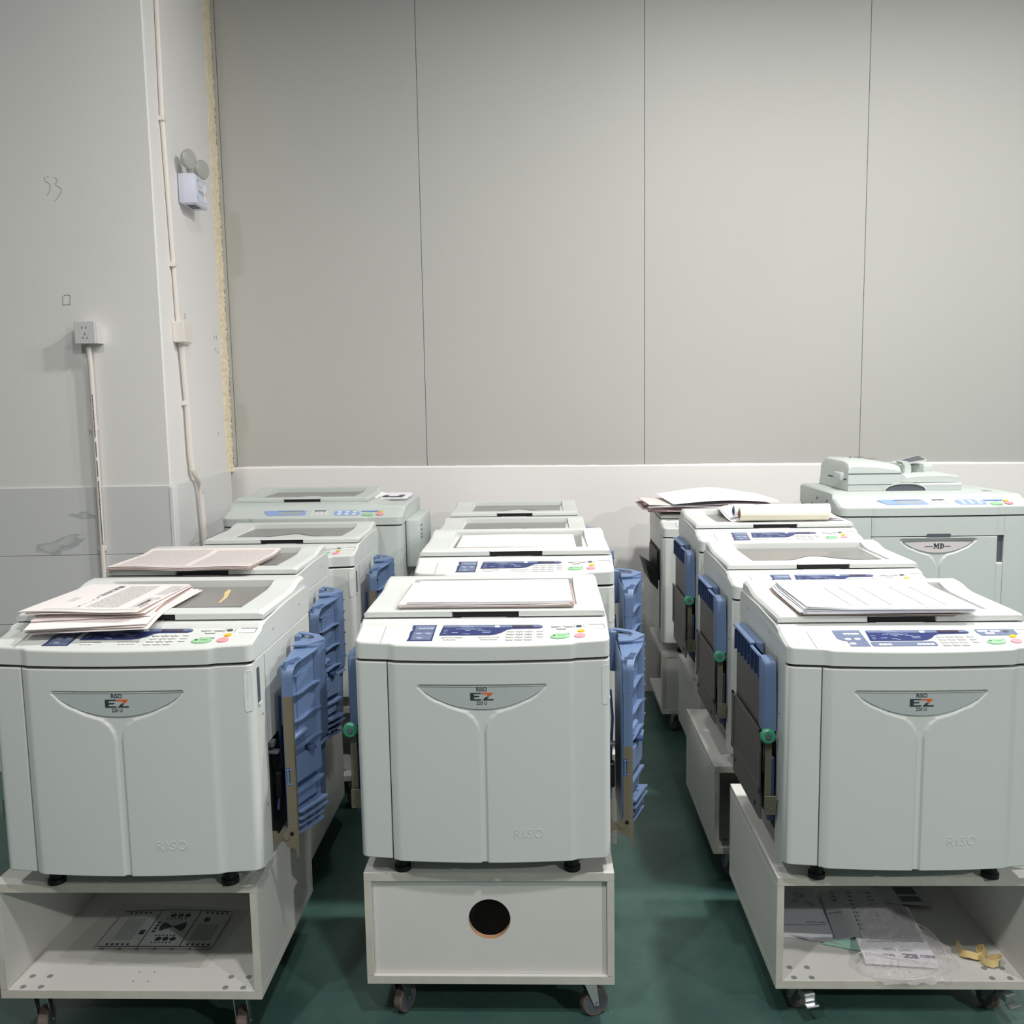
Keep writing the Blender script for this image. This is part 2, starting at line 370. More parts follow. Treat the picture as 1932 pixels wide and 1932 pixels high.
# emergency light
S = empty('emergency_light', (-1.405, 4.275, 2.58)); tag(S, 'white twin-head emergency light with two round grey lamps on the return wall', 'emergency light')
q = MB(); q.box(.0, .075, -.075, .098, -.067, .063, .006); q.build('housing', 'lampbox', S)
q = MB(); q.box(.074, .0765, -.062, .092, -.060, .056, .001); q.build('front_plate', 'lampbox', S)
for (y0, y1, z0, z1) in ((-.045, .075, .048, .0495), (-.03, .04, -.050, -.0485), (-.045, -.030, .030, .042), (-.052, -.040, -.045, -.033), (-.030, .020, .015, .018), (-.030, .045, -.010, .0), (-.030, .045, -.017, -.014)):
    q = MB(); q.box(.0765, .0772, y0, y1, z0, z1); q.build('printed_line', 'slate2', S, smooth=0)
q = MB(); q.box(.0765, .080, .050, .074, -.040, .035, .001); q.build('hang_tag', 'white', S)
q = MB(); q.box(.0800, .0806, .056, .069, -.015, .010); q.build('tag_mark', 'yellow', S, smooth=0)
q = MB(); q.box(.02, .06, -.03, .05, -.0685, -.066); q.build('bottom_vent', 'hub', S, smooth=0)
for y in (-.075, .105):
    q = MB(); q.tube([(.04, y*.55+.01, .060), (.045, y*.9, .085), (.055, y, .10)], .008, 8); h = q.build('lamp_stem', 'glassgrey', S)
    q = MB(); c0 = Vector((.055, y, .120)); ax = Vector((.93, -.36, -.05)).normalized(); u = ax.cross(Vector((0, 0, 1))).normalized(); v = ax.cross(u)
    prof = [(-.030, .012), (-.022, .032), (-.006, .042), (.004, .044), (.010, .040), (.013, .028), (.014, .0005)]
    q.loft([[tuple(c0+ax*a+(u*math.cos(k*math.pi/12)+v*math.sin(k*math.pi/12))*r) for k in range(24)] for a, r in prof]); q.build('lamp_head', 'glassgrey', S)

# ceiling lamps (bodies of the light sources)
for i, (lx, ly, lz, lw, lr) in enumerate(LAMPS):
    S = empty('hanging_lamp', (lx, ly, lz)); tag(S, 'round pendant factory lamp hanging '+['above the left aisle', 'behind and left of the viewer', 'straight above the viewer', 'far behind the viewer on the right', 'above the right aisle', 'above the tall duplicator at the right'][i], 'lamp', 'pendant lamps of the hall')
    q = MB(); sec = [(-.0, lr+.02), (.02, lr+.02), (.07, lr*.75), (.12, .06), (.16, .04), (.17, .01)]
    q.loft([[((r)*math.cos(k*math.pi/12), r*math.sin(k*math.pi/12), z) for k in range(24)] for z, r in sec], caps=False); q.build('shade', 'hub', S)
    q = MB(); q.tube([(0, 0, .16), (0, 0, CEIL-lz)], .004, 6); q.build('cord', 'black', S)

# ------------------------------------------------------------------ duplicator (EZ type)
HX = .31
def yf(x, bow=.023, hx=HX):
    y = -bow*(1-(x/hx)**2)
    y -= .0065*(sstep(-.2285, -.206, x)-sstep(.210, .234, x))
    e = hx-abs(x); r = .018
    if e < r: y += r-math.sqrt(max(0, r*r-(r-e)**2))
    return y
def pz(y): return .6054+.2*y
XS = sorted(set([round(s*v, 5) for s in (-1, 1) for v in (.31, .3097, .3085, .3065, .304, .301, .298, .295, .292, .288, .280, .265, .245, .236, .232, .228, .224, .220, .216, .212, .208, .204, .200, .19, .17, .15, .12, .09, .06, .03, 0)]))
def fascia_prof(x):
    f = yf(x); e = HX-abs(x); d = .006*(1-sstep(0, .006, e)); rim = sstep(.3055, .307, abs(x))
    return [(f, .563), (f, pz(f)-.0062-d), (f, pz(f)-.0045-d), (f+.0012, pz(f)-.0018-d), (f+.0035, pz(f+.0035)-.0004-d), (f+.006, pz(f+.006)-d), (f+.012, pz(f+.012)-d), (.040, pz(.04)-d), (.083, pz(.083)-d), (.088, .628-d), (.093, .6315-d), (.110, .633-d), (.120, .633+rim*.004-d), (.30, .633+rim*.012-d), (.49, .633+rim*.013-d), (.512, .633+rim*.008-d), (.520, .625-d), (.520, .563)]
WEDGE = [(-.5, .0100), (-.115, .0100), (-.099, .0135), (-.083, .0228), (-.069, .0395), (-.062, .064), (-.0565, .080), (-.0455, .103), (-.0396, .119), (-.028, .135), (-.006, .1565), (0, .1545), (.0005, .15)]
def dent(x, z, top=.503, hw=.1545):
    dz = z-top; k = hw/.1545
    if dz > .0015: return 0.
    wv = lerp_table(WEDGE, dz)*k
    sl = (lerp_table(WEDGE, dz+.002)-lerp_table(WEDGE, dz-.002))*k/.004
    d = (wv-abs(x))/math.sqrt(1+sl*sl)
    return DEP*sstep(-.0005, .0050, d)*(1-sstep(-.002, .0015, dz))
DEP = .0056
def xsamples(a, b):
    xs = [a]
    while xs[-1] < b-.0001:
        x = xs[-1]; xs.append(min(b, x+(.0018 if abs(x) < .165 else .004)))
    return xs
def door_mesh(x0, x1, z0, z1, name, yfun, m, top=.503, hw=.1545):
    q = MB(); X = xsamples(x0, x1); n = int((z1-z0)/.0020); Z = [z0+(z1-z0)*i/n for i in range(n+1)]
    nv = len(Z)
    def edge(x, z):
        e = min(x-x0, z-z0, z1-z); r = .0022
        return (r-math.sqrt(max(0, r*r-(r-e)**2))) if e < r else 0
    vs = [(x, yfun(x)+dent(x, z, top, hw)+edge(x, z), z) for x in X for z in Z]
    fs = [(i*nv+j, (i+1)*nv+j, (i+1)*nv+j+1, i*nv+j+1) for i in range(len(X)-1) for j in range(nv-1)]
    q.add(vs, fs)
    # returns to the back
    def strip(idx):
        o = len(q.v); bk = .028
        for i in idx: q.v.append((q.v[i][0], bk, q.v[i][2]))
        for k in range(len(idx)-1): q.f.append((idx[k], idx[k+1], o+k+1, o+k))
    nx = len(X)
    strip([i*nv for i in range(nx)]); strip([i*nv+nv-1 for i in range(nx)][::-1]); strip([j for j in range(nv)][::-1]); strip([(nx-1)*nv+j for j in range(nv)])
    return q.build(name, m, smooth=35, mesh=True)
def lensarc(hw, dp, n=30):
    pts = []
    for i in range(n+1):
        x = -hw+2*hw*i/n; t = abs(x)/hw
        pts.append((x, -dp*(1-t**2.1)**.92))
    return pts
def emblem_mesh(hw=.1525, dp=.0575, top=.5005):
    pts = [(x, top-.0045+z*(dp-.0045)/dp) for x, z in lensarc(hw, dp)]
    pts = [(x, z) for x, z in pts]+[(hw-.003, top), (-hw+.003, top)]
    q = MB(); vs = []; n = len(pts)
    # curved plate following the door
    cols = 40; X = [-hw+2*hw*i/cols for i in range(cols+1)]
    def low(x):
        t = abs(x)/hw; return top-.0045-(dp-.0045)*(1-t**2.1)**.92
    secs = []
    for x in X:
        y = yf(x)+DEP-.0030
        secs.append([(x, y, low(x)), (x, y, top), (x, y+.001, top), (x, y+.001, low(x))])
    q.loft(secs)
    return q
def P_(u, v, h): return (u, v, pz(v)+.0006+h)

def lid_mesh():
    q = MB(); W = .305
    X = sorted(set([s*v for s in (-1, 1) for v in (.305, .3045, .303, .3005, .297, .293, .27, .25)] + [-.10, 0, .05, .15]))
    wx0, wx1 = -.219, .237
    hx0, hx1 = -.082, .089
    def prof(x, win, han):
        e = W-abs(x); d = .008*(1-sstep(0, .007, e)); hin = .012*sstep(.380, .43, 1)*0
        f0 = .114 if not han else .134
        p = [(f0, .637), (f0, .6455), (f0 if not han else .134, .6495), (.114, .650-d*.5) if han else (.1145, .651-d), (.1165, .6535-d), (.121, .6545-d)]
        w0 = [(.163, .6555), (.1635, .6495), (.30, .6495), (.448, .6495), (.4485, .668)] if win else [(.163, .6555-d), (.1635, .6555-d), (.30, .6558-d), (.37, .6565-d), (.405, .6605-d)]
        tail = [(.452, .670-d), (.49, .672-d), (.502, .669-d), (.506, .660-d), (.506, .637)]
        if not win: tail = [(.435, .668-d)] + tail
        else: tail = [(.4488, .6695)] + tail
        return p+w0+tail
    cols = []
    def put(x, win, han): cols.append([(x, y, z) for y, z in prof(x, win, han)])
    ev = sorted(set(X+[wx0, wx1, hx0, hx1, -.05, 0]))
    for x in ev:
        if x == wx0: put(x, False, False); put(x+.0004, True, False)
        elif x == wx1: put(x-.0004, True, False); put(x, False, False)
        elif x == hx0: put(x, True, False); put(x+.006, True, True)
        elif x == hx1: put(x-.004, True, True); put(x, True, False)
        else: put(x, wx0 < x < wx1, hx0 < x < hx1)
    q.loft(cols)
    return q.build('lid', 'body', smooth=40, mesh=True)

def film_pts(kind):
    pts = []
    if kind == 'wave':
        for i in range(21):
            t = i/20; x = -.205+.425*t
            pts.append((x, .185+.085*math.exp(-((t-.52)/.16)**2)+(.012*t)))
    else:
        pts = [(-.205, .18), (.232, .19)]
    return pts+[(.228, .4465), (-.205, .4465)]

def button(par, x, y, rx, ry, m, name='button', rot=0):
    q = MB(); q.prism(ellipse(x, y, rx, ry, 26, rot), P_, .0022); return q.build(name, m, par, smooth=40)
def decal(par, name, pts, m, t=.0006, h=0):
    q = MB(); q.prism(pts, lambda u, v, hh: P_(u, v, hh+h), t); return q.build(name, m, par, smooth=0)
def decal_text(par, txt, x, y, size, m, h=.0008, bold=0, name='key_legend'):
    me = text_mesh(txt, size, m, bold); o = obj(name, me, par, (x, y, pz(y)+.0006+h)); o.rotation_euler = (math.atan(.2), 0, 0); return o

def control_panel(root, style):
    cp = MB(); cp.loft([[(x, y, z) for y, z in fascia_prof(x)] for x in XS]); CP = cp.build('control_panel', 'body', root, smooth=28)
    dk = MB(); dk.box(-.295, .295, .126, .500, .6325, .6372); dk.build('lid_gap_shade', 'black', CP, smooth=0)  # black slab stands in for the shade in the gap under the lid
    decal(CP, 'flap_line', [(-.2425, .082), (-.2435, .082), (-.2435, -.008), (-.2425, -.008)], 'keyedge')
    if style == 'a':
        decal(CP, 'mode_label', [(-.181, -.002), (-.119, -.002), (-.116, .085), (-.176, .085), (-.176, .066), (-.172, .058), (-.178, .050), (-.178, .012)], 'navy')
        decal(CP, 'mode_label', [(-.168, .052), (-.121, .052), (-.119, .079), (-.167, .079)], 'slate', .0003, .0006)
        decal(CP, 'mode_label', [(-.172, .002), (-.123, .002), (-.121, .049), (-.169, .049)], 'slate', .0003, .0006)
    else:
        decal(CP, 'mode_label', [(-.160, -.002), (-.113, -.002), (-.113, .085), (-.180, .085), (-.180, .04), (-.170, .03), (-.160, .025)], 'slate')
    for (x, y, n_) in ((-.155, .062, 3), (-.128, .062, 1), (-.156, .034, 1), (-.133, .034, 1), (-.152, .010, 1)):
        for k in range(n_): button(CP, x+k*.009, y, .0042 if n_ > 1 else .008, .004, 'slate2' if style == 'a' else 'white')
    D = [(-.105, .026), (.018, .026), (.034, .030), (.048, .040), (.060, .054), (.072, .060), (.140, .061), (.147, .065), (.149, .071), (.146, .078), (.138, .081), (-.092, .083), (-.099, .081)]
    dp = decal(CP, 'display_panel', D, 'navy')
    decal(dp, 'display_band', [(-.096, .070), (.050, .067), (.147, .069), (.146, .0775), (.138, .0805), (-.092, .0825), (-.0975, .080)], 'slate', .0003, .0006)
    decal(dp, 'display_window', [(.073, .067), (.125, .0665), (.125, .077), (.073, .0775)], 'lcd', .0003, .0010)
    decal(dp, 'indicator', rrect(.030, .042, .067, .077, .002), 'white', .0003, .0010)
    for (x0, x1, y) in ((-.06, -.035, .079), (-.056, -.024, .070), (-.052, -.020, .062), (-.048, -.018, .055), (-.065, -.050, .058), (-.02, -.002, .058), (-.042, -.030, .049), (-.095, -.085, .052), (-.096, -.086, .042), (-.097, -.088, .034), (-.075, -.06, .038), (-.05, -.038, .034), (-.04, -.03, .03), (.0, .022, .045), (.0, .020, .037), (-.012, .006, .05)):
        decal(dp, 'diagram_mark', [(x0, y), (x1, y), (x1, y+.0022), (x0, y+.0022)], 'slate2', .0002, .0010)
    if style == 'b':
        b = decal(CP, 'button_band', rrect(-.108, .047, -.002, .021, .006), 'slate')
    for (x, n_) in ((-.092, 3), (-.002, 4)):
        for k in range(n_): decal(CP, 'button', rrect(x+k*.0105, x+k*.0105+.0095, .001, .008, .002), 'white' if style == 'b' else 'key', .0014, .0004)
        if style == 'a': decal(CP, 'legend_line', [(x-.006, .012), (x+.045, .012), (x+.045, .0155), (x-.006, .0155)], 'keyedge', .0002)
    # keypad
    names = '123456789*0C'
    for r_ in range(4):
        for c_ in range(3):
            x = .070+c_*.0225-.0008*r_; y = .047-r_*.0148
            decal(CP, 'key', rrect(x-.0095, x+.0095, y-.0052, y+.0040, .003), 'keyedge', .0004)
            decal(CP, 'key', rrect(x-.0090, x+.0098, y-.0040, y+.0048, .003), 'key', .0012, .0002)
            decal_text(CP, names[r_*3+c_], x, y+.0005, .0072, 'ink', .0016)
    for r_, y in enumerate((.047, .032, .018)):
        decal(CP, 'key', rrect(.134, .150, y-.0046, y+.0036, .003), 'keyedge', .0004)
        decal(CP, 'key', rrect(.1345, .1505, y-.0036, y+.0042, .003), 'key', .0012, .0002)
    g = button(CP, .190, .016, .0235, .0125, 'green', 'start_button', R(6)); decal_text(CP, '◆ START', .190, .017, .0058, 'ink', .0026) if False else decal_text(CP, 'START', .194, .017, .0062, 'ink', .0026)
    decal(CP, 'start_dot', ellipse(.176, .017, .004, .003, 10), 'ink', .0002, .0024)
    button(CP, .2385, .019, .0135, .0105, 'pink', 'stop_button', R(10)); decal_text(CP, 'STOP', .2385, .020, .005, 'pink', .0026)
    button(CP, .2425, .044, .0085, .0062, 'yellow', 'reset_button', R(8))
    decal(CP, 'speed_bar', [(.180, .030), (.215, .029), (.215, .0325), (.180, .0335)], 'keyedge', .0006)
    if style == 'b':
        decal(CP, 'side_label', [(.172, .050), (.252, .050), (.262, .058), (.262, .084), (.168, .084), (.166, .07)], 'slate')
    for (x, y) in ((.182, .070), (.212, .070), (.195, .058)):
        decal(CP, 'button', rrect(x-.012, x+.012, y-.0035, y+.0035, .0025), 'keyedge' if style == 'a' else 'slate2', .0008, .0004)
        decal(CP, 'button', rrect(x-.0115, x+.0123, y-.0022, y+.0042, .0025), 'key' if style == 'a' else 'white', .0014, .0004)
        if style == 'a': decal(CP, 'legend_dots', [(x-.010, y+.0075), (x+.010, y+.0075), (x+.010, y+.0085), (x-.010, y+.0085)], 'keyedge', .0002)
    decal(CP, 'wake_button', ellipse(.2385, .071, .0075, .005, 16), 'hub', .0014, .0004)
    secs = []
    for i in range(21):
        x = -.0585+.117*i/20; e = math.sqrt(max(0, 1-(x/.0585)**2)); y0 = .1150-.0275*e; zz = .6330-.0105*e
        secs.append([(x, y0, min(.6335, zz+.0006)), (x, .1205, .6345), (x, .1205, .620), (x, y0+.004, .618)])
    q = MB(); q.loft(secs); q.build('finger_scoop', 'body', CP, smooth=50)
    for x in (.2265, .2505): decal(CP, 'frame_line', [(x, .060), (x+.001, .060), (x+.001, .083), (x, .083)], 'keyedge')
    # clip tray pocket on the right
    decal(CP, 'clip_tray', rrect(.262, .302, .058, .083, .003), 'key', .0003)
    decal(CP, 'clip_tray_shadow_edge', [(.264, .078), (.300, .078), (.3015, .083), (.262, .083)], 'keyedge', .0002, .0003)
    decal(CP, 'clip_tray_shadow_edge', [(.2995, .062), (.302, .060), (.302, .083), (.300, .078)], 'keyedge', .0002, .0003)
    return CP

def tray_right(root, blue_to=.448, steel_to=.448):
    """folded paper receiving tray on the right side"""
    T = MB(); T.box(.345, .351, .100, .300, .075, .527, .002); T = T.build('receiving_tray', 'blue', root)
    def xo(y): return lerp_table([(.095, .3755), (.205, .412), (.250, .4205)], y)
    def xf(y): return .358+(y-.098)*.36
    P2 = [(.095, blue_to), (.095, .47)]
    for k in range(0, 8): a = R(180-90*k/7); P2.append((.130+.035*math.cos(a), .493+.036*math.sin(a)))
    P2 += [(.19, .536), (.25, .5435)]
    secs = []
    for i, (y, z) in enumerate(P2):
        a = P2[max(i-1, 0)]; b = P2[min(i+1, len(P2)-1)]; dy, dz = b[0]-a[0], b[1]-a[1]; l = math.hypot(dy, dz); ny, nz = dz/l*.0030, -dy/l*.0030
        secs.append([(.349, y, z), (xo(y), y, z), (xo(y), y+ny, z+nz), (.349, y+ny, z+nz)])
    q = MB(); q.loft(secs); q.build('rim', 'blue', T, smooth=50)
    q = MB()
    for (z0, z1, x0) in ((.106, .222, .349), (.222, .268, .359), (.268, steel_to, .349)): q.box(x0, .3735, .0950, .0975, z0, z1)
    q.box(.3715, .3735, .0950, .104, .106, steel_to); q.build('steel_strip', 'brass', T, smooth=0)
    for z in (.44, .36, .28):
        if z < steel_to: q = MB(); q.tube([(.3735, .0995, z), (.3745, .0995, z)], .0018, 6); q.build('rivet', 'chrome', T)
    if steel_to < blue_to-.01:
        q = MB(); q.box(.350, .3735, .0955, .110, steel_to-.005, blue_to, .001); q.build('front_strip', 'blue', T)
    q = MB(); q.box(.3525, .3560, .0945, .100, .225, .265); q.box(.350, .366, .0943, .0950, .262, .266); q.box(.350, .366, .0943, .0950, .224, .228); q.build('latch', 'blue', T, smooth=0)
    def plate(name, y0, y1, za, zb, m='blue', dx=0., t=.005):
        q = MB(); a, b = xf(y0)+dx, xf(y1)+dx
        q.add([(a-t, y0, za), (a, y0, za), (b, y1, za), (b-t, y1, za), (a-t, y0, zb), (a, y0, zb), (b, y1, zb), (b-t, y1, zb)], [(3,2,1,0),(4,5,6,7),(0,1,5,4),(1,2,6,5),(2,3,7,6),(3,0,4,7)]); return q.build(name, m, T, smooth=0)
    plate('face_panel', .100, .208, .285, .533)
    q = MB(); q.add([(.351, .099, .11), (.372, .0985, .11), (.372, .1015, .11), (.351, .1015, .11), (.351, .099, .50), (.372, .0985, .50), (.372, .1015, .50), (.351, .1015, .50)], [(3,2,1,0),(4,5,6,7),(0,1,5,4),(1,2,6,5),(2,3,7,6),(3,0,4,7)]); q.build('front_wall', 'blue', T, smooth=0)
    def rib(z0, out=.014, y1=.212, rise=0., wave=.0035, name='rib', t=.003):
        secs = []
        for i in range(15):
            u = i/14; y = .100+(y1-.100)*u; z = z0+rise*u-wave*math.sin(2*math.pi*u)+(.004*max(0, u-.8)/.2); o = xf(y)+out*(1 if u < .9 else 1.15)
            secs.append([(xf(y)-.002, y, z), (o, y, z), (o, y, z+t), (xf(y)-.002, y, z+t)])
        q = MB(); q.loft(secs); return q.build(name, 'blue', T, smooth=40)
    for z0 in (.447, .380, .312): rib(z0)
    for k in range(5):
        y = .112+k*.0065; q = MB(); q.box(xf(y)-.001, xf(y)+.015, y, y+.0015, .497+k*.003, .528+k*.0012); q.build('rib', 'blue', T, smooth=0)
    q = MB(); q.box(xf(.10)+.0, xf(.15)+.004, .108, .155, .492, .4945); q.build('rib', 'blue', T, smooth=0)
    plate('face_panel', .135, .185, .322, .490, dx=.0025, t=.003)
    # rear vertical channel
    q = MB(); secs = []
    for (z, x1, x2) in ((.545, .412, .4205), (.33, .412, .4205), (.300, .410, .418), (.283, .404, .410), (.10, .400, .405)):
        secs.append([(.352, .208, z), (x1-.012, .208, z), (x1-.002, .212, z), (x2, .250, z), (x2-.022, .283, z), (.352, .300, z)])
    q.loft(secs); q.build('rear_channel', 'blue', T, smooth=15)
    for z in (.52, .48, .45, .41, .37, .33):
        q = MB(); q.box(.418, .4235, .246, .2535, z, z+.006); q.build('tab', 'blue', T, smooth=0)
    tp_ = [(.349, .200), (.385, .205), (.4215, .250), (.397, .284), (.345, .310), (.340, .296), (.383, .276), (.392, .256), (.380, .246), (.388, .238), (.349, .232)]
    q = MB(); q.prism(tp_, lambda u, v, h: (u, v, .5435+(v-.2)*.085+h), .004); q.build('top_plate', 'blue', T, smooth=0)
    # ledge, lower box, grille
    q = MB(); q.prism([(.352, .100), (.362, .100), (.392, .165), (.413, .212), (.419, .250), (.352, .252)], lambda u, v, h: (u, v, .2835+h), .005); q.build('ledge', 'blue', T, smooth=0)
    plate('box_section', .100, .208, .225, .284, dx=.012, t=.02)
    plate('dark_opening', .102, .206, .10, .225, 'dblue', dx=-.001, t=.002)
    rib(.198, .016, .205, .0, 0., t=.006); plate('box_section', .104, .19, .165, .198, dx=.007, t=.006)
    for k, z in enumerate((.150, .132, .114, .096)): rib(z, .018+.006*(k < 2), .205 if k < 2 else .195, -.006, 0., 'grille_bar', .005)
    for y in (.130, .165):
        q = MB(); q.box(xf(y), xf(y)+.014, y, y+.004, .090, .155); q.build('grille_post', 'blue', T, smooth=0)
    q = MB(); q.tube([(.366, .104, .338), (.386, .150, .346)], .0085, 12); q.build('roller_boss', 'blue', T)
    q = MB(); q.tube([(.395, .165, .300), (.395, .165, .292)], .013, 14); q.build('roller_boss', 'dblue', T)
    q = MB(); q.box(.330, .350, .285, .325, .44, .553, .004); q.build('hinge_block', 'blue', T)
    # hinge bracket
    q = MB(); q.prism([(.308, .075), (.335, .080), (.345, .066), (.366, .060), (.368, .038), (.3735, .038), (.375, .105), (.370, .118), (.349, .118), (.344, .102), (.322, .100), (.321, .106), (.308, .106)], lambda u, v, h: (u, .0915+h, v), .003); H = q.build('hinge_bracket', 'brass', T, smooth=0)
    q = MB(); q.tube([(.344, .0915, .092), (.344, .0885, .092)], .0075, 12); q.build('rivet', 'brass', H)
    q = MB(); q.tube([(.358, .0915, .100), (.358, .0900, .100)], .005, 10); q.build('rivet', 'black', H)
    return T
def tray_left(root):
    """stowed paper feed tray on the left side"""
    T = MB(); T.box(-.335, -.3315, .120, .44, .24, .50, .001); T = T.build('feed_tray', 'darkplate', root)
    q = MB(); q.add([(-.338, .13, .548), (-.338, .345, .548), (-.338, .445, .555), (-.338, .445, .50), (-.338, .36, .486), (-.338, .20, .482), (-.338, .13, .475),
                     (-.331, .13, .548), (-.331, .345, .548), (-.331, .445, .555), (-.331, .445, .50), (-.331, .36, .486), (-.331, .20, .482), (-.331, .13, .475)],
          [(0,1,2,3,4,5,6), (13,12,11,10,9,8,7)]+[(i, (i+1) % 7, 7+(i+1) % 7, 7+i) for i in range(7)]); q.build('ribbed_plate', 'dblue', T, smooth=0)
    for k in range(8):
        y = .140+k*.040; zt = .546; q = MB(); q.box(-.346, -.338, y, y+.004, .487, zt-.001); q.build('rib', 'dblue', T, smooth=0)
    q = MB(); q.box(-.346, -.330, .235, .445, .548, .556, .002); q.build('top_edge', 'blue', T)
    q = MB(); q.box(-.330, -.312, .215, .440, .525, .560, .004); q.build('top_edge', 'blue', T)
    q = MB(); q.box(-.346, -.330, .125, .235, .541, .548, .002); q.build('top_edge', 'blue', T)
    # rounded front post
    pts = []
    secs = []
    for (z, y0, y1, xi) in ((.366, .082, .122, -.312), (.40, .082, .122, -.312), (.50, .082, .130, -.314), (.535, .083, .132, -.315), (.545, .088, .132, -.316), (.550, .098, .130, -.318)):
        secs.append([(-.346, y0+.006, z), (-.342, y0, z), (xi, y0, z), (xi, y1, z), (-.346, y1, z)])
    q = MB(); q.loft(secs); q.build('front_post', 'blue', T, smooth=40)
    q = MB(); q.box(-.345, -.3405, .115, .46, .345, .352); q.box(-.345, -.3405, .115, .46, .185, .200); q.box(-.345, -.3405, .115, .13, .185, .352); q.box(-.345, -.3405, .430, .46, .185, .352)
    q.build('lower_frame', 'steel', T, smooth=0)
    q = MB(); q.box(-.342, -.339, .12, .45, .19, .350); q.build('lower_plate', 'darkplate', T, smooth=0)
    q = MB(); q.box(-.342, -.336, .12, .44, .115, .19, .001); q.build('bottom_flap', 'steel', T)
    for (y, z) in ((.16, .135), (.41, .15)):
        q = MB(); q.box(-.3435, -.3415, y, y+.012, z, z+.010); q.build('slot', 'black', T, smooth=0)
    K = MB(); n = 30
    rin = [(.0, .0150), (.003, .0185), (.012, .0192), (.016, .0175)]
    K.loft([[(-.339+r*math.cos(2*math.pi*k/n)*(1+(.02 if k % 2 else 0)), .050+a, .362+r*math.sin(2*math.pi*k/n)*(1+(.02 if k % 2 else 0))) for k in range(n)] for a, r in rin]); K = K.build('knob', 'knob', T, smooth=40)
    q = MB(); q.tube([(-.339, .0480, .362), (-.339, .0505, .362)], .0072, 14); q.build('screw', 'hub', K)
    q = MB(); q.box(-.343, -.335, .0475, .0482, .3605, .3635); q.build('screw_slot', 'chrome', K, smooth=0)
    q = MB(); q.box(-.343, -.326, .066, .070, .16, .345, .001); B = q.build('yellowed_bracket', 'yfilm', T)
    q = MB(); q.box(-.344, -.315, .058, .061, .155, .205, .001); q.build('film_flap', 'yfilm', B)
    for (x, z) in ((-.338, .178), (-.328, .172)):
        q = MB(); q.tube([(x, .058, z), (x, .0555, z)], .0022, 8); q.build('screw', 'chrome', B)
    q = MB(); q.box(-.332, -.316, .075, .10, .13, .30, .004); q.build('inner_arm', 'dblue', T)
    return T

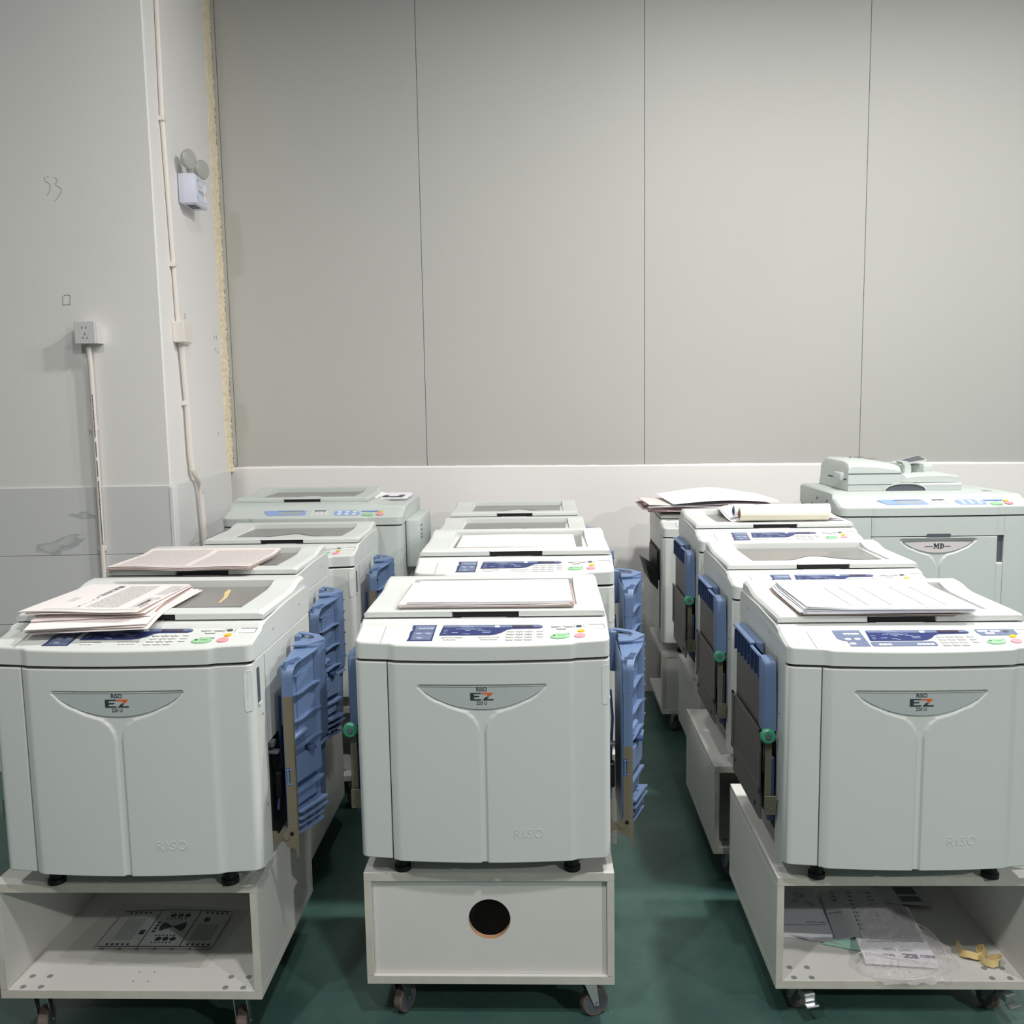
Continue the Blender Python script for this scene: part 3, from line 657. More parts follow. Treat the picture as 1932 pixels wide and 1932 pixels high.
def make_duplicator(style='a', blue_to=.448, name='duplicator', steel_to=.448):
    root = empty(name, (0, 0, 0))
    # chassis
    q = MB(); q.box(-.309, .309, .030, .520, .330, .5600, .003); B = q.build('body', 'body', root)
    q = MB(); q.box(-.309, .309, .028, .094, .045, .335, .002); q.box(-.285, .285, .09, .515, .05, .335, .002); q.build('chassis', 'body', B)
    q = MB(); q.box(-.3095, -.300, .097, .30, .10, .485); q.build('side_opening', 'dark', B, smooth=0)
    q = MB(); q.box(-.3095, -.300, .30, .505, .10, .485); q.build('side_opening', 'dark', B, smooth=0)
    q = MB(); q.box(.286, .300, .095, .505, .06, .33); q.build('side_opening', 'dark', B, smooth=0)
    # levers inside right opening
    q = MB(); q.tube([(.322, .16, .43), (.326, .14, .36), (.322, .15, .26), (.318, .12, .15)], .004, 6); q.build('lever', 'dblue', B)
    q = MB(); q.box(.305, .318, .105, .13, .315, .33, .002); q.box(.305, .33, .10, .12, .30, .308, .002); q.build('lever', 'hub', B)
    q = MB(); q.box(.312, .330, .12, .15, .18, .245, .003); q.build('lever', 'black', B)
    # side screws and seams
    for (y, z) in ((.173, .598), (.42, .605), (.063, .418), (.066, .19)):
        for s in (-1, 1):
            q = MB(); q.tube([(s*.3085, y, z), (s*.3105, y, z)], .0035, 8); q.build('screw_hole', 'keyedge', B)
    for s in (-1, 1):
        q = MB(); q.box(s*.3092, s*.3098, .165, .1662, .563, .63); q.build('seam', 'keyedge', B, smooth=0)
        q = MB(); q.box(s*.3092, s*.3098, .094, .0952, .335, .556); q.build('seam', 'keyedge', B, smooth=0)
    q = MB(); q.box(-.306, .306, .012, .515, .558, .5635); q.build('seam_gap', 'black', B, smooth=0)
    q = MB(); q.box(-.236, -.222, .000, .03, .05, .552); q.build('seam_gap', 'black', B, smooth=0)
    # left corner pillar
    XL = [x for x in XS if x <= -.2315]+[-.2305]
    secs = []
    for x in XL:
        f = yf(x)+(.002 if x > -.231 else 0); secs.append([(x, f+.002, .0555), (x, f, .058), (x, f, .5535), (x, f+.002, .5555), (x, .030, .5555), (x, .030, .0555)])
    q = MB(); q.loft(secs); q.build('corner_cover', 'body', root, smooth=30)
    # front door with Y shaped groove and emblem recess
    D = obj('front_door', door_mesh(-.2275, .310, .0535, .5550, 'front_door', yf, 'body'), root)
    em = emblem_mesh().build('emblem', 'emblem', D, smooth=25)
    q = MB(); 
    secs = []
    for i in range(31):
        x = -.1515+.303*i/30; y = yf(x)+DEP-.0034; secs.append([(x, y, .4992), (x, y, .5006), (x, y-.0012, .5006), (x, y-.0012, .4992)])
    q.loft(secs); q.build('emblem_rim', 'body', em, smooth=25)
    ye = yf(0)+DEP-.0034
    def front(par, me, x, z, name='lettering', y=ye):
        o = obj(name, me, par, (x, y, z)); o.rotation_euler = (R(90), 0, 0); return o
    front(em, text_mesh('RISO', .0138, 'ink', .0003, sx=.90), 0, .4915)
    # EZ drawn as slanted block letters
    k = .00021
    def zp(pts, m, name):
        q = MB(); q.prism([((x-972)*k, .4838-(z-195)*k) for x, z in pts], lambda u, v, h: (u, ye-h, v), .0003); q.build(name, m, em, smooth=0)
    zp([(842, 195), (968, 195), (958, 209), (884, 209), (884, 231), (950, 231), (938, 246), (884, 246), (884, 269), (972, 269), (962, 284), (842, 284)], 'ink', 'logo_letter')
    zp([(974, 195), (1100, 195), (1060, 237), (1026, 237), (1050, 210), (965, 210)], 'orange', 'logo_letter')
    zp([(1020, 244), (1054, 244), (1030, 269), (1110, 269), (1102, 284), (980, 284)], 'ink', 'logo_letter')
    front(em, text_mesh('220 U', .0125, 'ink', .0002, sx=.84), 0, .4580)
    # embossed maker lettering at the foot of the door
    for ch, cx_ in (('R', .0800), ('I', .0965), ('S', .1105), ('O', .1320)):
        front(D, text_mesh(ch, .033, 'body', .0004, ext=.0007, sx=.90), cx_, .1275, 'embossed_letter', yf(cx_)-.0001).rotation_euler = (R(90), 0, math.atan(.046*cx_/.0961))
    # side grip
    q = MB(); q.prism(rrect(.2905, .3075, .445, .541, .004), lambda u, v, h: (u, yf(u)-.0004-h, v), .0012); G = q.build('side_grip', 'body', root, smooth=30)
    q = MB(); q.prism(rrect(.034, .052, .452, .538, .004), lambda u, v, h: (.3093+h, u, v), .0008); q.build('grip_pocket', 'hub', G, smooth=0)
    q = MB(); q.box(.3095, .3125, .034, .056, .446, .453, .001); q.build('grip_lip', 'body', G)
    control_panel(root, style)
    L = obj('lid', lid_mesh(), root)
    q = MB(); q.box(-.0765, .0855, .118, .136, .6372, .6500); q.build('lid_handle', 'black', L, smooth=0)
    q = MB(); q.prism(film_pts('wave' if style != 'l' else 'line'), lambda u, v, h: (u, v, .6500+h), .0006); q.build('grey_film', 'film', L, smooth=0)
    q = MB(); pts = film_pts('wave' if style != 'l' else 'line')[:-2]
    q.tube([(x, y, .6509) for x, y in pts], .0009, 5); q.build('film_edge', 'hub', L)
    # shallow scoop below the handle
    tray_right(root, blue_to, steel_to); tray_left(root)
    for (x, y) in ((-.215, .045), (.215, .045), (-.22, .44), (.22, .44)):
        q = MB(); q.loft([[(x+r*math.cos(k*math.pi/8), y+r*math.sin(k*math.pi/8), z) for k in range(16)] for z, r in ((0, .021), (.012, .021), (.014, .016), (.05, .016))]); q.build('foot', 'black', root)
    return root
DUP = {}
A = make_duplicator('a', .448); A['category'] = 'duplicator'; A['group'] = 'compact duplicators parked in rows'
def inst(src, loc, label, skip=(), first=False, yaw=YAW):
    o = src if first else copy_tree(src, skip)
    o.location = loc; o.rotation_euler = (0, 0, R(yaw)); o['label'] = label; o['category'] = 'duplicator'; o['group'] = 'compact duplicators parked in rows'
    return o
inst(A, (-.886, 2.055, .441), 'light grey duplicator at front left with newspapers hanging over its control panel', first=True)
Cm = make_duplicator('a', .440, steel_to=.300)
inst(Cm, (-.0465, 2.124, .416), 'light grey duplicator at front centre, on the cart with a round hole', first=True)
Bm = make_duplicator('b', .448)
inst(Bm, (.998, 2.082, .391), 'light grey duplicator at front right, above the cart holding manuals', first=True)
inst(A, (-.951, 2.715, .431), 'light grey duplicator second in the left row, folded newspaper on its lid')
inst(A, (-.859, 3.392, .427), 'light grey duplicator third in the left row with an empty lid')
LF = [c for c in kids([c for c in kids(A) if c.name.split('.')[0] == 'lid'][0])]
L1FILM = LF
inst(Cm, (.045, 2.735, .470), 'light grey duplicator second in the centre row, one pink sheet stack on its lid')
inst(Cm, (.045, 3.460, .425), 'light grey duplicator third in the centre row, almost hidden, only its lid showing')
inst(Cm, (.069, 4.141, .426), 'light grey duplicator at the back of the centre row, empty lid near the wall')
inst(A, (1.042, 2.750, .405), 'light grey duplicator second in the right row with an empty smoky lid window')
inst(A, (1.072, 3.355, .457), 'light grey duplicator third in the right row, carrying a cream paper roll')
R4 = inst(A, (1.078, 4.140, .400), 'light grey duplicator at the back of the right row under a messy paper pile', skip=('feed_tray', 'receiving_tray'))
q = MB(); q.prism([(-.205, .176), (.236, .190), (.2285, .4465), (-.205, .4465)], lambda u, v, h: (u, v, .6502+h), .0006); fm_ = q.build('grey_film', 'film', None, smooth=0, mesh=True)
q = MB(); q.tube([(-.205, .176, .6511), (.236, .190, .6511)], .0009, 5); fe_ = q.build('film_edge', 'hub', None, mesh=True)
for c in L1FILM:
    if c.name.split('.')[0] == 'grey_film': c.data = fm_; F0 = c
    if c.name.split('.')[0] == 'film_edge': c.data = fe_
q = MB(); q.prism([(.120, .405), (.128, .405), (.150, .31), (.156, .24), (.151, .237), (.143, .30), (.122, .37)], lambda u, v, h: (u, v, .6510+h), .0003); o = q.build('tape_residue', 'strap', [c for c in kids(A) if c.name.split('.')[0] == 'lid'][0], smooth=0)
q = MB(); q.box(-.318, -.309, .16, .47, .37, .47, .002); q.build('side_slot', 'black', R4)
q = MB(); q.add([(-.312, .15, .37), (-.375, .15, .41), (-.375, .42, .41), (-.312, .42, .37), (-.312, .15, .28), (-.350, .15, .32), (-.350, .42, .32), (-.312, .42, .28)], [(0,1,2,3),(7,6,5,4),(0,4,5,1),(1,5,6,2),(2,6,7,3),(3,7,4,0)]); q.build('hinged_tray', 'black', R4, smooth=0)
q = MB(); q.box(-.313, -.309, .13, .49, .08, .33, .003); q.build('side_cover', 'body', R4)

# ------------------------------------------------------------------ large duplicators
def big_yf(x): return yf(x*.31/.40, .012)+0
def make_big(adf, label):
    r = empty('large_duplicator', (0, 0, 0)); tag(r, label, 'duplicator'); b = 'body2'
    def f2(x):
        y = -.010*(1-(x/.40)**2)-.004*(sstep(-.275, -.258, x)-sstep(.236, .252, x)); e = .40-abs(x)
        return y+(.03-math.sqrt(max(0, .0009-(.03-e)**2)) if e < .03 else 0)
    X = sorted(set([s*v for s in (-1, 1) for v in (.40, .398, .393, .386, .378, .37, .32, .30, .18, .1, 0)]+[-.275, -.270, -.266, -.262, -.258, .236, .240, .244, .248, .252]))
    q = MB(); q.box(-.398, .398, .02, .60, .02, .606, .004); q.build('body', b, r)
    q = MB(); q.box(-.395, .395, .02, .595, .604, .612); q.build('seam_gap', 'hub', r, smooth=0)
    # fascia with sloped panel
    def pr(x):
        f = f2(x); e = .40-abs(x); d = .006*(1-sstep(0, .008, e)); rs_ = 1-sstep(.22, .30, x)*.75
        return [(f, .610), (f, .640-d), (f, .6425-d), (f+.0015, .6455-d), (f+.005, .6475-d), (f+.010, .648-d), (f+.02, .6507-d), (.115, .676-d), (.118, .680-d), (.121, .676+.021*rs_-d), (.135, .678+.021*rs_-d), (.585, .678+.021*rs_-d), (.60, .670+.02*rs_-d), (.60, .61)]
    q = MB(); q.loft([[(x, y, z) for y, z in pr(x)] for x in X]); CP = q.build('control_panel', b, r, smooth=28)
    def Pn(u, v, h): return (u, v, .6485+.2645*v+.0004+h)
    def dc(name, pts, m, t=.0008, h=0): q = MB(); q.prism(pts, lambda u, v, hh: Pn(u, v, hh+h), t); return q.build(name, m, CP, smooth=0)
    dc('screen_panel', [(-.200, .018), (-.030, .018), (-.040, .074), (-.222, .076), (-.228, .068)], 'lcdblue')
    dc('screen', [(-.150, .024), (-.048, .024), (-.052, .062), (-.158, .062)], 'lcdgrey', .0006, .0008)
    dc('screen', [(-.160, .062), (-.052, .062), (-.050, .068), (-.162, .068)], 'navy', .0006, .0008)
    dc('display_panel', [(.0, .064), (.052, .064), (.050, .073), (.002, .073)], 'hub')
    for i in range(4):
        for j in range(3): dc('key', rrect(-.012+i*.020, .004+i*.020, .020+j*.014, .029+j*.014, .003), 'key', .0015)
    lb = [(.100, .012), (.205, .012), (.210, .030), (.196, .062), (.170, .068), (.120, .068), (.092, .058), (.094, .030)]
    dc('button_group_label', lb, 'lcdblue')
    for i in range(3):
        for j in range(2): dc('button', ellipse(.118+i*.033, .026+j*.024, .010, .007, 14), 'key', .0015, .0006)
    dc('label_strip', [(.213, .052), (.285, .052), (.295, .066), (.211, .066)], 'lcdblue')
    for pts, m, nm in ((ellipse(.246, .016, .026, .014), 'green', 'start_button'), (ellipse(.300, .022, .017, .012), 'pink', 'stop_button'), (ellipse(.298, .046, .010, .007), 'yellow', 'reset_button')): dc(nm, pts, m, .003)
    # pillars and door
    q = MB(); q.loft([[(x, f2(x), .03), (x, f2(x), .6035), (x, .03, .6035), (x, .03, .03)] for x in X if x <= -.275]+[[(-.2755, f2(-.2755), .03), (-.2755, f2(-.2755), .6035), (-.2755, .03, .6035), (-.2755, .03, .03)]]); q.build('corner_cover', b, r, smooth=30)
    q = MB(); xr = [.2725]+[x for x in X if x >= .30]; q.loft([[(x, f2(x), .03), (x, f2(x), .6035), (x, .03, .6035), (x, .03, .03)] for x in xr]); q.build('corner_cover', b, r, smooth=30)
    q = MB(); xm = [-.2735]+[x for x in X if -.27 <= x <= .252]+[.2715]
    q.loft([[(x, f2(x), .5245), (x, f2(x), .6035), (x, .03, .6035), (x, .03, .5245)] for x in xm]); q.build('upper_cover', b, r, smooth=30)
    q = MB(); q.box(-.27, .27, .004, .03, .40, .526); q.build('seam_gap', 'hub', r, smooth=0)
    q = MB(); q.prism(rrect(-.050, .050, .5205, .5340, .005), lambda u, v, h: (u, f2(u)-h, v), .0012); q.build('door_catch', 'hub', r, smooth=0)
    D = obj('front_door', door_mesh(-.2735, .2435, .03, .5205, 'front_door', f2, b, top=.512, hw=.158), r)
    hw = .146; secs = []
    for i in range(41):
        x = -hw+2*hw*i/40; t = abs(x)/hw; lowz = .5025-.049*(1-t**2.1)**.92; y = f2(x)+DEP-.0032
        secs.append([(x, y, lowz), (x, y, .504), (x, y+.001, .504), (x, y+.001, lowz)])
    q = MB(); q.loft(secs); em = q.build('emblem', 'emblem_md', D, smooth=25)
    q = MB(); q.box(-.1445, .1445, f2(0)+.0010, f2(0)+.0060, .5035, .5050); q.build('emblem_rim', 'hub', em, smooth=0)
    if adf:
        ye = f2(0)+DEP-.0036
        def lt(pts, name='logo_letter', m='ink'):
            q = MB(); q.prism([((x-640)*.000345, .4930-(z-20)*.000345) for x, z in pts], lambda u, v, h: (u, ye-h, v), .0006); q.build(name, m, em, smooth=0)
        # serif M and D
        lt([(588, 20), (609, 20), (623, 52), (637, 20), (658, 20), (658, 24), (652, 26), (652, 76), (658, 78), (658, 82), (632, 82), (632, 78), (638, 76), (638, 36), (620, 78), (616, 78), (598, 36), (598, 76), (604, 78), (604, 82), (584, 82), (584, 78), (591, 76), (591, 26), (585, 24)])
        lt([(662, 20), (690, 20), (690, 27), (684, 27), (684, 75), (690, 75), (690, 82), (662, 82), (662, 78), (668, 76), (668, 26), (662, 24)])
        lt([(690, 20), (703, 26), (711, 38), (712, 52), (709, 66), (701, 76), (690, 82), (690, 75), (697, 68), (699, 52), (697, 36), (690, 27)])
        for (x0, x1) in ((480, 578), (718, 790)):
            lt([(x0, 54), (x1, 54), (x1, 58), (x0, 58)], 'printed_line'); lt([(x0+4, 49), (x1-4, 49), (x1-4, 51.5), (x0+4, 51.5)], 'printed_line', 'keyedge')
    # side pocket
    q = MB(); q.box(.2445, .2715, .008, .03, .398, .5205); q.build('grip_pocket', 'hub', r, smooth=0)
    q = MB(); q.box(.2445, .2715, f2(.26), .03, .03, .400, .002); q.build('side_cover', b, r)
    q = MB(); q.box(.2445, .2715, f2(.26), .028, .398, .408, .003); q.build('grip_lip', 'body', r)
    # right wing
    q = MB(); q.box(.400, .465, .10, .50, .40, .620, .012); q.build('wing_cover', b, r)
    for z in (.585, .565, .545, .53):
        q = MB(); q.box(.464, .4665, .13, .17, z, z+.006); q.build('vent_slot', 'hub', r, smooth=0)
    for (y, z) in ((.19, .655), (.33, .655), (.25, .622), (.40, .622)):
        q = MB(); q.tube([(-.3985, y, z), (-.4012, y, z)], .006, 8); q.build('screw_hole', 'dark', r)
    if adf:
        L = MB()
        X2 = [-.322, -.318, -.29, -.2, -.1, 0, .1, .155, .163]
        L.loft([[(x, y, z) for y, z in ((.155, .7005), (.152, .724), (.158, .730), (.55, .732), (.56, .7005))] for x in X2]); L = L.build('lid', b, r, smooth=30)
        q = MB(); q.prism([(-.172, .7005)]+[(-.078-.094*math.cos(math.pi*k/14), .7005+.036*math.sin(math.pi*k/14)) for k in range(15)]+[(.016, .7005)]+[(.008-.0, .7005)]+[(-.078+.086*math.cos(math.pi*k/14), .7005+.029*math.sin(math.pi*k/14)) for k in range(15)]+[(-.164, .7005)], lambda u, v, h: (u, .152-h, v), .005); q.build('lid_handle', b, L, smooth=20)
        q = MB(); q.prism([(-.078-.084*math.cos(math.pi*k/14), .7010+.027*math.sin(math.pi*k/14)) for k in range(15)], lambda u, v, h: (u, .1515-h, v), .001); q.build('handle_recess', 'hub', L, smooth=0)
        F = MB(); secs = []
        for (x, zt) in ((-.324, .812), (-.320, .822), (-.305, .829), (-.20, .824), (-.118, .812), (-.10, .806)):
            secs.append([(x, .150, .730), (x, .148, .775), (x, .150, zt-.022), (x, .166, zt-.004), (x, .22, zt+.004), (x, .47, zt+.004), (x, .53, zt-.02), (x, .54, .730)])
        F.loft(secs); F = F.build('document_feeder', b, r, smooth=28)
        q = MB(); q.box(-.3265, -.300, .17, .42, .748, .752); q.build('feeder_gap', 'dark', F, smooth=0)
        q = MB(); q.box(-.341, -.318, .205, .305, .742, .777, .006); q.build('feeder_catch', b, F)
        q = MB(); q.box(-.3235, -.10, .1465, .150, .7745, .7775); q.build('feeder_seam', 'hub', F, smooth=0)
        for (x, y, a) in ((-.24, .40, .05), (-.19, .33, -.05), (-.20, .45, -.04)):
            q = MB(); q.add([(x, y, .829), (x+.04, y+.04+a, .829), (x+.046, y+.04+a, .829), (x+.006, y, .829), (x, y, .831), (x+.04, y+.04+a, .831), (x+.046, y+.04+a, .831), (x+.006, y, .831)], [(3,2,1,0),(4,5,6,7),(0,1,5,4),(1,2,6,5),(2,3,7,6),(3,0,4,7)]); q.build('paper_guide', 'hub', F, smooth=0)
        q = MB(); secs = []
        for (x, zb, zt, y1) in ((-.10, .735, .790, .50), (-.06, .735, .758, .50), (-.03, .733, .762, .52), (.02, .733, .765, .54), (.12, .732, .765, .55), (.165, .731, .758, .55)):
            secs.append([(x, .18, zb), (x, .18, zt-.006), (x, .20, zt), (x, y1, zt+.006), (x, y1+.005, zb)])
        q.loft(secs); q.build('output_bed', b, F, smooth=28)
        q = MB(); q.box(.02, .115, .33, .54, .760, .800, .01); q.build('output_bed', b, F)
        q = MB(); q.loft([[(x, .27, z), (x+.028, .27, z), (x+.028, .34, z), (x, .34, z)] for x, z in ((-.040, .755), (-.034, .775), (-.036, .800), (-.050, .818))]); q.build('tray_stem', b, F, smooth=30)
        q = MB(); q.add([(-.055, .28, .801), (.063, .28, .817), (.080, .42, .830), (-.048, .42, .800), (-.055, .28, .806), (.063, .28, .825), (.080, .42, .836), (-.048, .42, .806)], [(3,2,1,0),(4,5,6,7),(0,1,5,4),(1,2,6,5),(2,3,7,6),(3,0,4,7)]); q.build('original_tray', b, F, smooth=0)
        q = MB(); q.add([(-.050, .284, .8055), (.058, .284, .8245), (.074, .400, .8350), (-.044, .400, .8055), (-.050, .284, .8068), (.058, .284, .8258), (.074, .400, .8363), (-.044, .400, .8068)], [(3,2,1,0),(4,5,6,7),(0,1,5,4),(1,2,6,5),(2,3,7,6),(3,0,4,7)]); q.build('grey_insert', 'hub', F, smooth=0)
        q = MB(); q.add([(.22, .30, .6835), (.34, .25, .6835), (.30, .25, .6835), (.20, .30, .6835), (.22, .30, .685), (.34, .25, .685), (.30, .25, .685), (.20, .30, .685)], [(3,2,1,0),(4,5,6,7),(0,1,5,4),(1,2,6,5),(2,3,7,6),(3,0,4,7)]); q.build('clip_tray', 'hub', r, smooth=0)
    return r
MD = make_big(True, 'tall grey-green duplicator at back right with document feeder and MD badge')
MD.location = (1.834, 3.700, .490); MD.rotation_euler = (0, 0, R(YAW))
L4 = make_big(False, 'large grey duplicator at back left with a blue screen panel and flat lid')
L4.location = (-.822, 3.945, .465); L4.rotation_euler = (0, 0, R(YAW))
LM = bpy.data.meshes['lid']
o = obj('lid', LM.copy(), L4, (-.080, .03, .063)); o.data.materials[0] = M['body2']
q = MB(); q.box(-.0765, .0855, .118, .136, .6372, .6500); h = q.build('lid_handle', 'black', o, smooth=0)
q = MB(); q.prism(film_pts('wave'), lambda u, v, h: (u, v, .6500+h), .0006); q.build('grey_film', 'film', o, smooth=0)
q = MB(); q.box(-.37, .21, .16, .53, .6985, .7005); q.build('lid_gap_shade', 'black', L4, smooth=0)  # shade below the flat lid, put in as a black slab
def stand(x, y, z1, label):
    S = empty('machine_stand', (x, y, 0)); S.rotation_euler = (0, 0, R(YAW)); tag(S, label, 'cabinet')
    q = MB(); q.box(-.36, .36, .04, .56, .06, z1, .004); q.build('cabinet_body', 'body2', S)
    for (a, b) in ((-.3, .1), (.3, .1), (-.3, .5), (.3, .5)):
        q = MB(); q.tube([(a, b-.01, .031), (a, b+.01, .031)], .03, 14); q.build('wheel', 'rubber', S)
        q = MB(); q.box(a-.012, a+.012, b-.02, b+.02, .045, .062); q.build('fork', 'chrome', S, smooth=0)
stand(1.834, 3.72, .510, 'grey cabinet stand under the tall duplicator with document feeder')
stand(-.822, 3.965, .485, 'grey cabinet stand under the large duplicator at back left')

# ------------------------------------------------------------------ carts
def caster(par, x, y, H, ang, brake=False):
    T = empty('caster', (x, y, 0)) if False else None
    q = MB(); q.box(-.026, .026, -.030, .030, H-.004, H); q.box(-.012, .012, -.012, .012, H-.016, H-.004, .002)
    top = q
    r = min(.037, (H-.02)*.42); cy = .022
    for s in (-1, 1):
        q.add([(s*.017, -.014, H-.014), (s*.017, .020, H-.014), (s*.017, cy+.007, r-.006), (s*.017, cy-.007, r-.006), (s*.0145, -.014, H-.014), (s*.0145, .020, H-.014), (s*.0145, cy+.007, r-.006), (s*.0145, cy-.007, r-.006)], [(0,1,2,3),(7,6,5,4),(0,4,5,1),(1,5,6,2),(2,6,7,3),(3,7,4,0)])
    q.box(-.017, .017, -.014, .020, H-.018, H-.014)
    F = q.build('caster', 'chrome', par, smooth=25); F.location = (x, y, 0); F.rotation_euler = (0, 0, R(ang))
    def ring(a): return [(.013*a[0], a[1]) for a in ()]
    W = MB(); n = 28; pr = [(-.012, r*.80), (-.0125, r*.93), (-.009, r), (.009, r), (.0125, r*.93), (.012, r*.80)]
    W.loft([[(a, cy+b*math.cos(2*math.pi*k/n), r+b*math.sin(2*math.pi*k/n)) for k in range(n)] for a, b in pr]); W.build('wheel', 'rubber', F)
    W = MB(); pr = [(-.0095, r*.25), (-.0135, r*.30), (-.0125, r*.55), (-.0125, r*.78), (.0125, r*.78), (.0125, r*.55), (.0135, r*.30), (.0095, r*.25)]
    W.loft([[(a, cy+b*math.cos(2*math.pi*k/n), r+b*math.sin(2*math.pi*k/n)) for k in range(n)] for a, b in pr]); W.build('hub', 'hub', F)
    W = MB(); W.tube([(-.021, cy, r), (.021, cy, r)], .0042, 8); W.build('axle', 'chrome', F)
    if brake:
        W = MB(); W.box(-.016, .016, -.050, -.014, H-.034, H-.012, .003); W.box(-.018, .018, -.066, -.046, H-.040, H-.034, .002); W.build('brake_pedal', 'chrome', F)
def cart(loc, label, ztop, front, wid=.64, dep=.57, H=.30, castang=(20, -70, 10, 60), brake=False, shift=0, side='full'):
    z0 = ztop-H; t = .018; hw = wid/2
    r = empty('wheeled_cart', (loc[0], loc[1], 0)); r.rotation_euler = (0, 0, R(YAW)); tag(r, label, 'cart', 'wheeled carts under the duplicators')
    def bd(name, x0, x1, y0, y1, za, zb):
        q = MB(); q.box(x0, x1, y0+.0012, y1, za, zb, .0008); o = q.build(name, 'board', r)
        q = MB(); q.box(x0+.0004, x1-.0004, y0, y0+.0013, za+.0004, zb-.0004); q.build('edge_band', 'edge', o, smooth=0); return o
    bd('top_board', -hw, hw, 0, dep, ztop-.022, ztop)
    bd('bottom_board', -hw, hw, 0, dep, z0, z0+.022)
    bd('side_board', hw-t, hw, 0, dep, z0+.0225, ztop-.0225)
    if side == 'full': bd('side_board', -hw, -hw+t, 0, dep, z0+.0225, ztop-.0225)
    else:
        bd('side_board', -hw, -hw+t, 0, .05, z0+.0225, ztop-.0225)
    def hole_panel(y):
        cx, cz, rr_ = 0, (z0+ztop)/2+.028*0+.02, .0535; q = MB(); n = 48
        x0, x1, za, zb = -hw+t+.0005, hw-t-.0005, z0+.0225, ztop-.0225
        outer = []
        for k in range(n):
            a = 2*math.pi*k/n; dx, dz = math.cos(a), math.sin(a)
            s = min((x1-cx)/dx if dx > 1e-9 else ((x0-cx)/dx if dx < -1e-9 else 9), (zb-cz)/dz if dz > 1e-9 else ((za-cz)/dz if dz < -1e-9 else 9))
            outer.append((cx+dx*s, cz+dz*s))
        inner = [(cx+rr_*math.cos(2*math.pi*k/n), cz+rr_*math.sin(2*math.pi*k/n)) for k in range(n)]
        vs = [(a, y, b) for a, b in outer]+[(a, y, b) for a, b in inner]+[(a, y+.016, b) for a, b in outer]+[(a, y+.016, b) for a, b in inner]
        fs = []
        for k in range(n):
            j = (k+1) % n; fs += [(k, j, n+j, n+k), (2*n+j, 2*n+k, 3*n+k, 3*n+j)]
        corners = [(x1, zb), (x0, zb), (x0, za), (x1, za)]
        q.add(vs, fs)
        for (cx_, cz_) in corners:
            # fill corner triangles
            best = min(range(n), key=lambda k: 0 if ((outer[k][0]-cx_)*(outer[(k+1) % n][0]-cx_) <= 1e-9 and False) else math.hypot(outer[k][0]-cx_, outer[k][1]-cz_)+math.hypot(outer[(k+1) % n][0]-cx_, outer[(k+1) % n][1]-cz_))
            k, j = best, (best+1) % n
            q.add([(outer[k][0], y, outer[k][1]), (outer[j][0], y, outer[j][1]), (cx_, y, cz_)], [(0, 2, 1)])
        o = q.build('front_panel', 'board', r, smooth=0)
        q = MB(); secs = []
        q.loft([[(cx+a*math.cos(2*math.pi*k/n), b, cz+a*math.sin(2*math.pi*k/n)) for k in range(n)] for a, b in ((rr_+.0003, y+.0003), (rr_+.0003, y+.0157), (rr_+.002, y+.0157), (rr_+.002, y+.0003), (rr_+.0003, y+.0003))], caps=False); q.build('hole_edge', 'mdf', o)
    if front == 'hole':
        hole_panel(.012); q = MB(); q.box(-hw+t, hw-t, dep-.02, dep-.004, z0+.0225, ztop-.0225); q.build('back_panel', 'board', r, smooth=0)
    elif front == 'open':
        q = MB(); q.box(-hw+t, hw-t, dep-.02, dep-.004, z0+.0225, ztop-.0225); q.build('back_panel', 'board', r, smooth=0)
        for (sx) in (-1, 1):
            for dx in (.0, .045):
                for yy in (.013, .055):
                    q = MB(); q.tube([(sx*(hw-.050-dx)*1.0, yy, z0+.0221), (sx*(hw-.050-dx)*1.0, yy, z0+.0232)], .0072, 12); q.build('bolt_head', 'keyedge', r)
        for (a, b) in ((-.01, .073), (.028, .074), (-.01, .036), (.029, .036)):
            q = MB(); q.tube([(a, b, z0+.0221), (a, b, z0+.0226)], .0022, 8); q.build('screw_hole', 'tube', r)
    else:
        q = MB(); q.box(-hw+t, hw-t, .004, .020, z0+.0225, ztop-.0225); q.build('front_panel', 'board', r, smooth=0)
    for i, (cx, cy) in enumerate(((-hw+.075, .045), (hw-.070, .045), (-hw+.075, dep-.08), (hw-.07, dep-.08))):
        caster(r, cx, cy, z0, castang[i], brake and i < 2)
    return r
cart((-.930, 2.090), 'white cart at front left, open shelf holding a printed sheet', .441, 'open', .655, .50, castang=(12, 8, 20, 30))
cart((-.042, 2.146), 'white cart at front centre, panel with a round black hole', .416, 'hole', .632, .50, castang=(-25, -65, 15, 40))
cart((1.008, 2.118), 'white cart at front right, open shelf with manuals in a plastic bag', .391, 'open', .645, .57, castang=(14, 20, 20, 30), brake=True)
cart((-.948, 2.735), 'white cart second in the left row, mostly hidden behind the front one', .431, 'open', .64, .56)
cart((-.850, 3.420), 'white cart third in the left row, hidden between other machines', .427, 'open', .62, .36)
cart((.048, 2.780), 'white cart second in the centre row, behind the cart with the hole', .470, 'solid', .632, .52)
cart((.045, 3.485), 'white cart third in the centre row', .425, 'solid', .632, .52)
cart((.069, 4.160), 'white cart at the back of the centre row near the wall', .426, 'solid', .632, .52)
cart((1.010, 2.790), 'white cart second in the right row, sticking out left of its machine', .405, 'open', .645, .56)
cart((1.085, 3.375), 'white cart third in the right row beside the aisle', .457, 'solid', .62, .56)
cart((1.090, 4.160), 'white cart at the back of the right row, open towards the aisle', .400, 'solid', .64, .51, side='open')

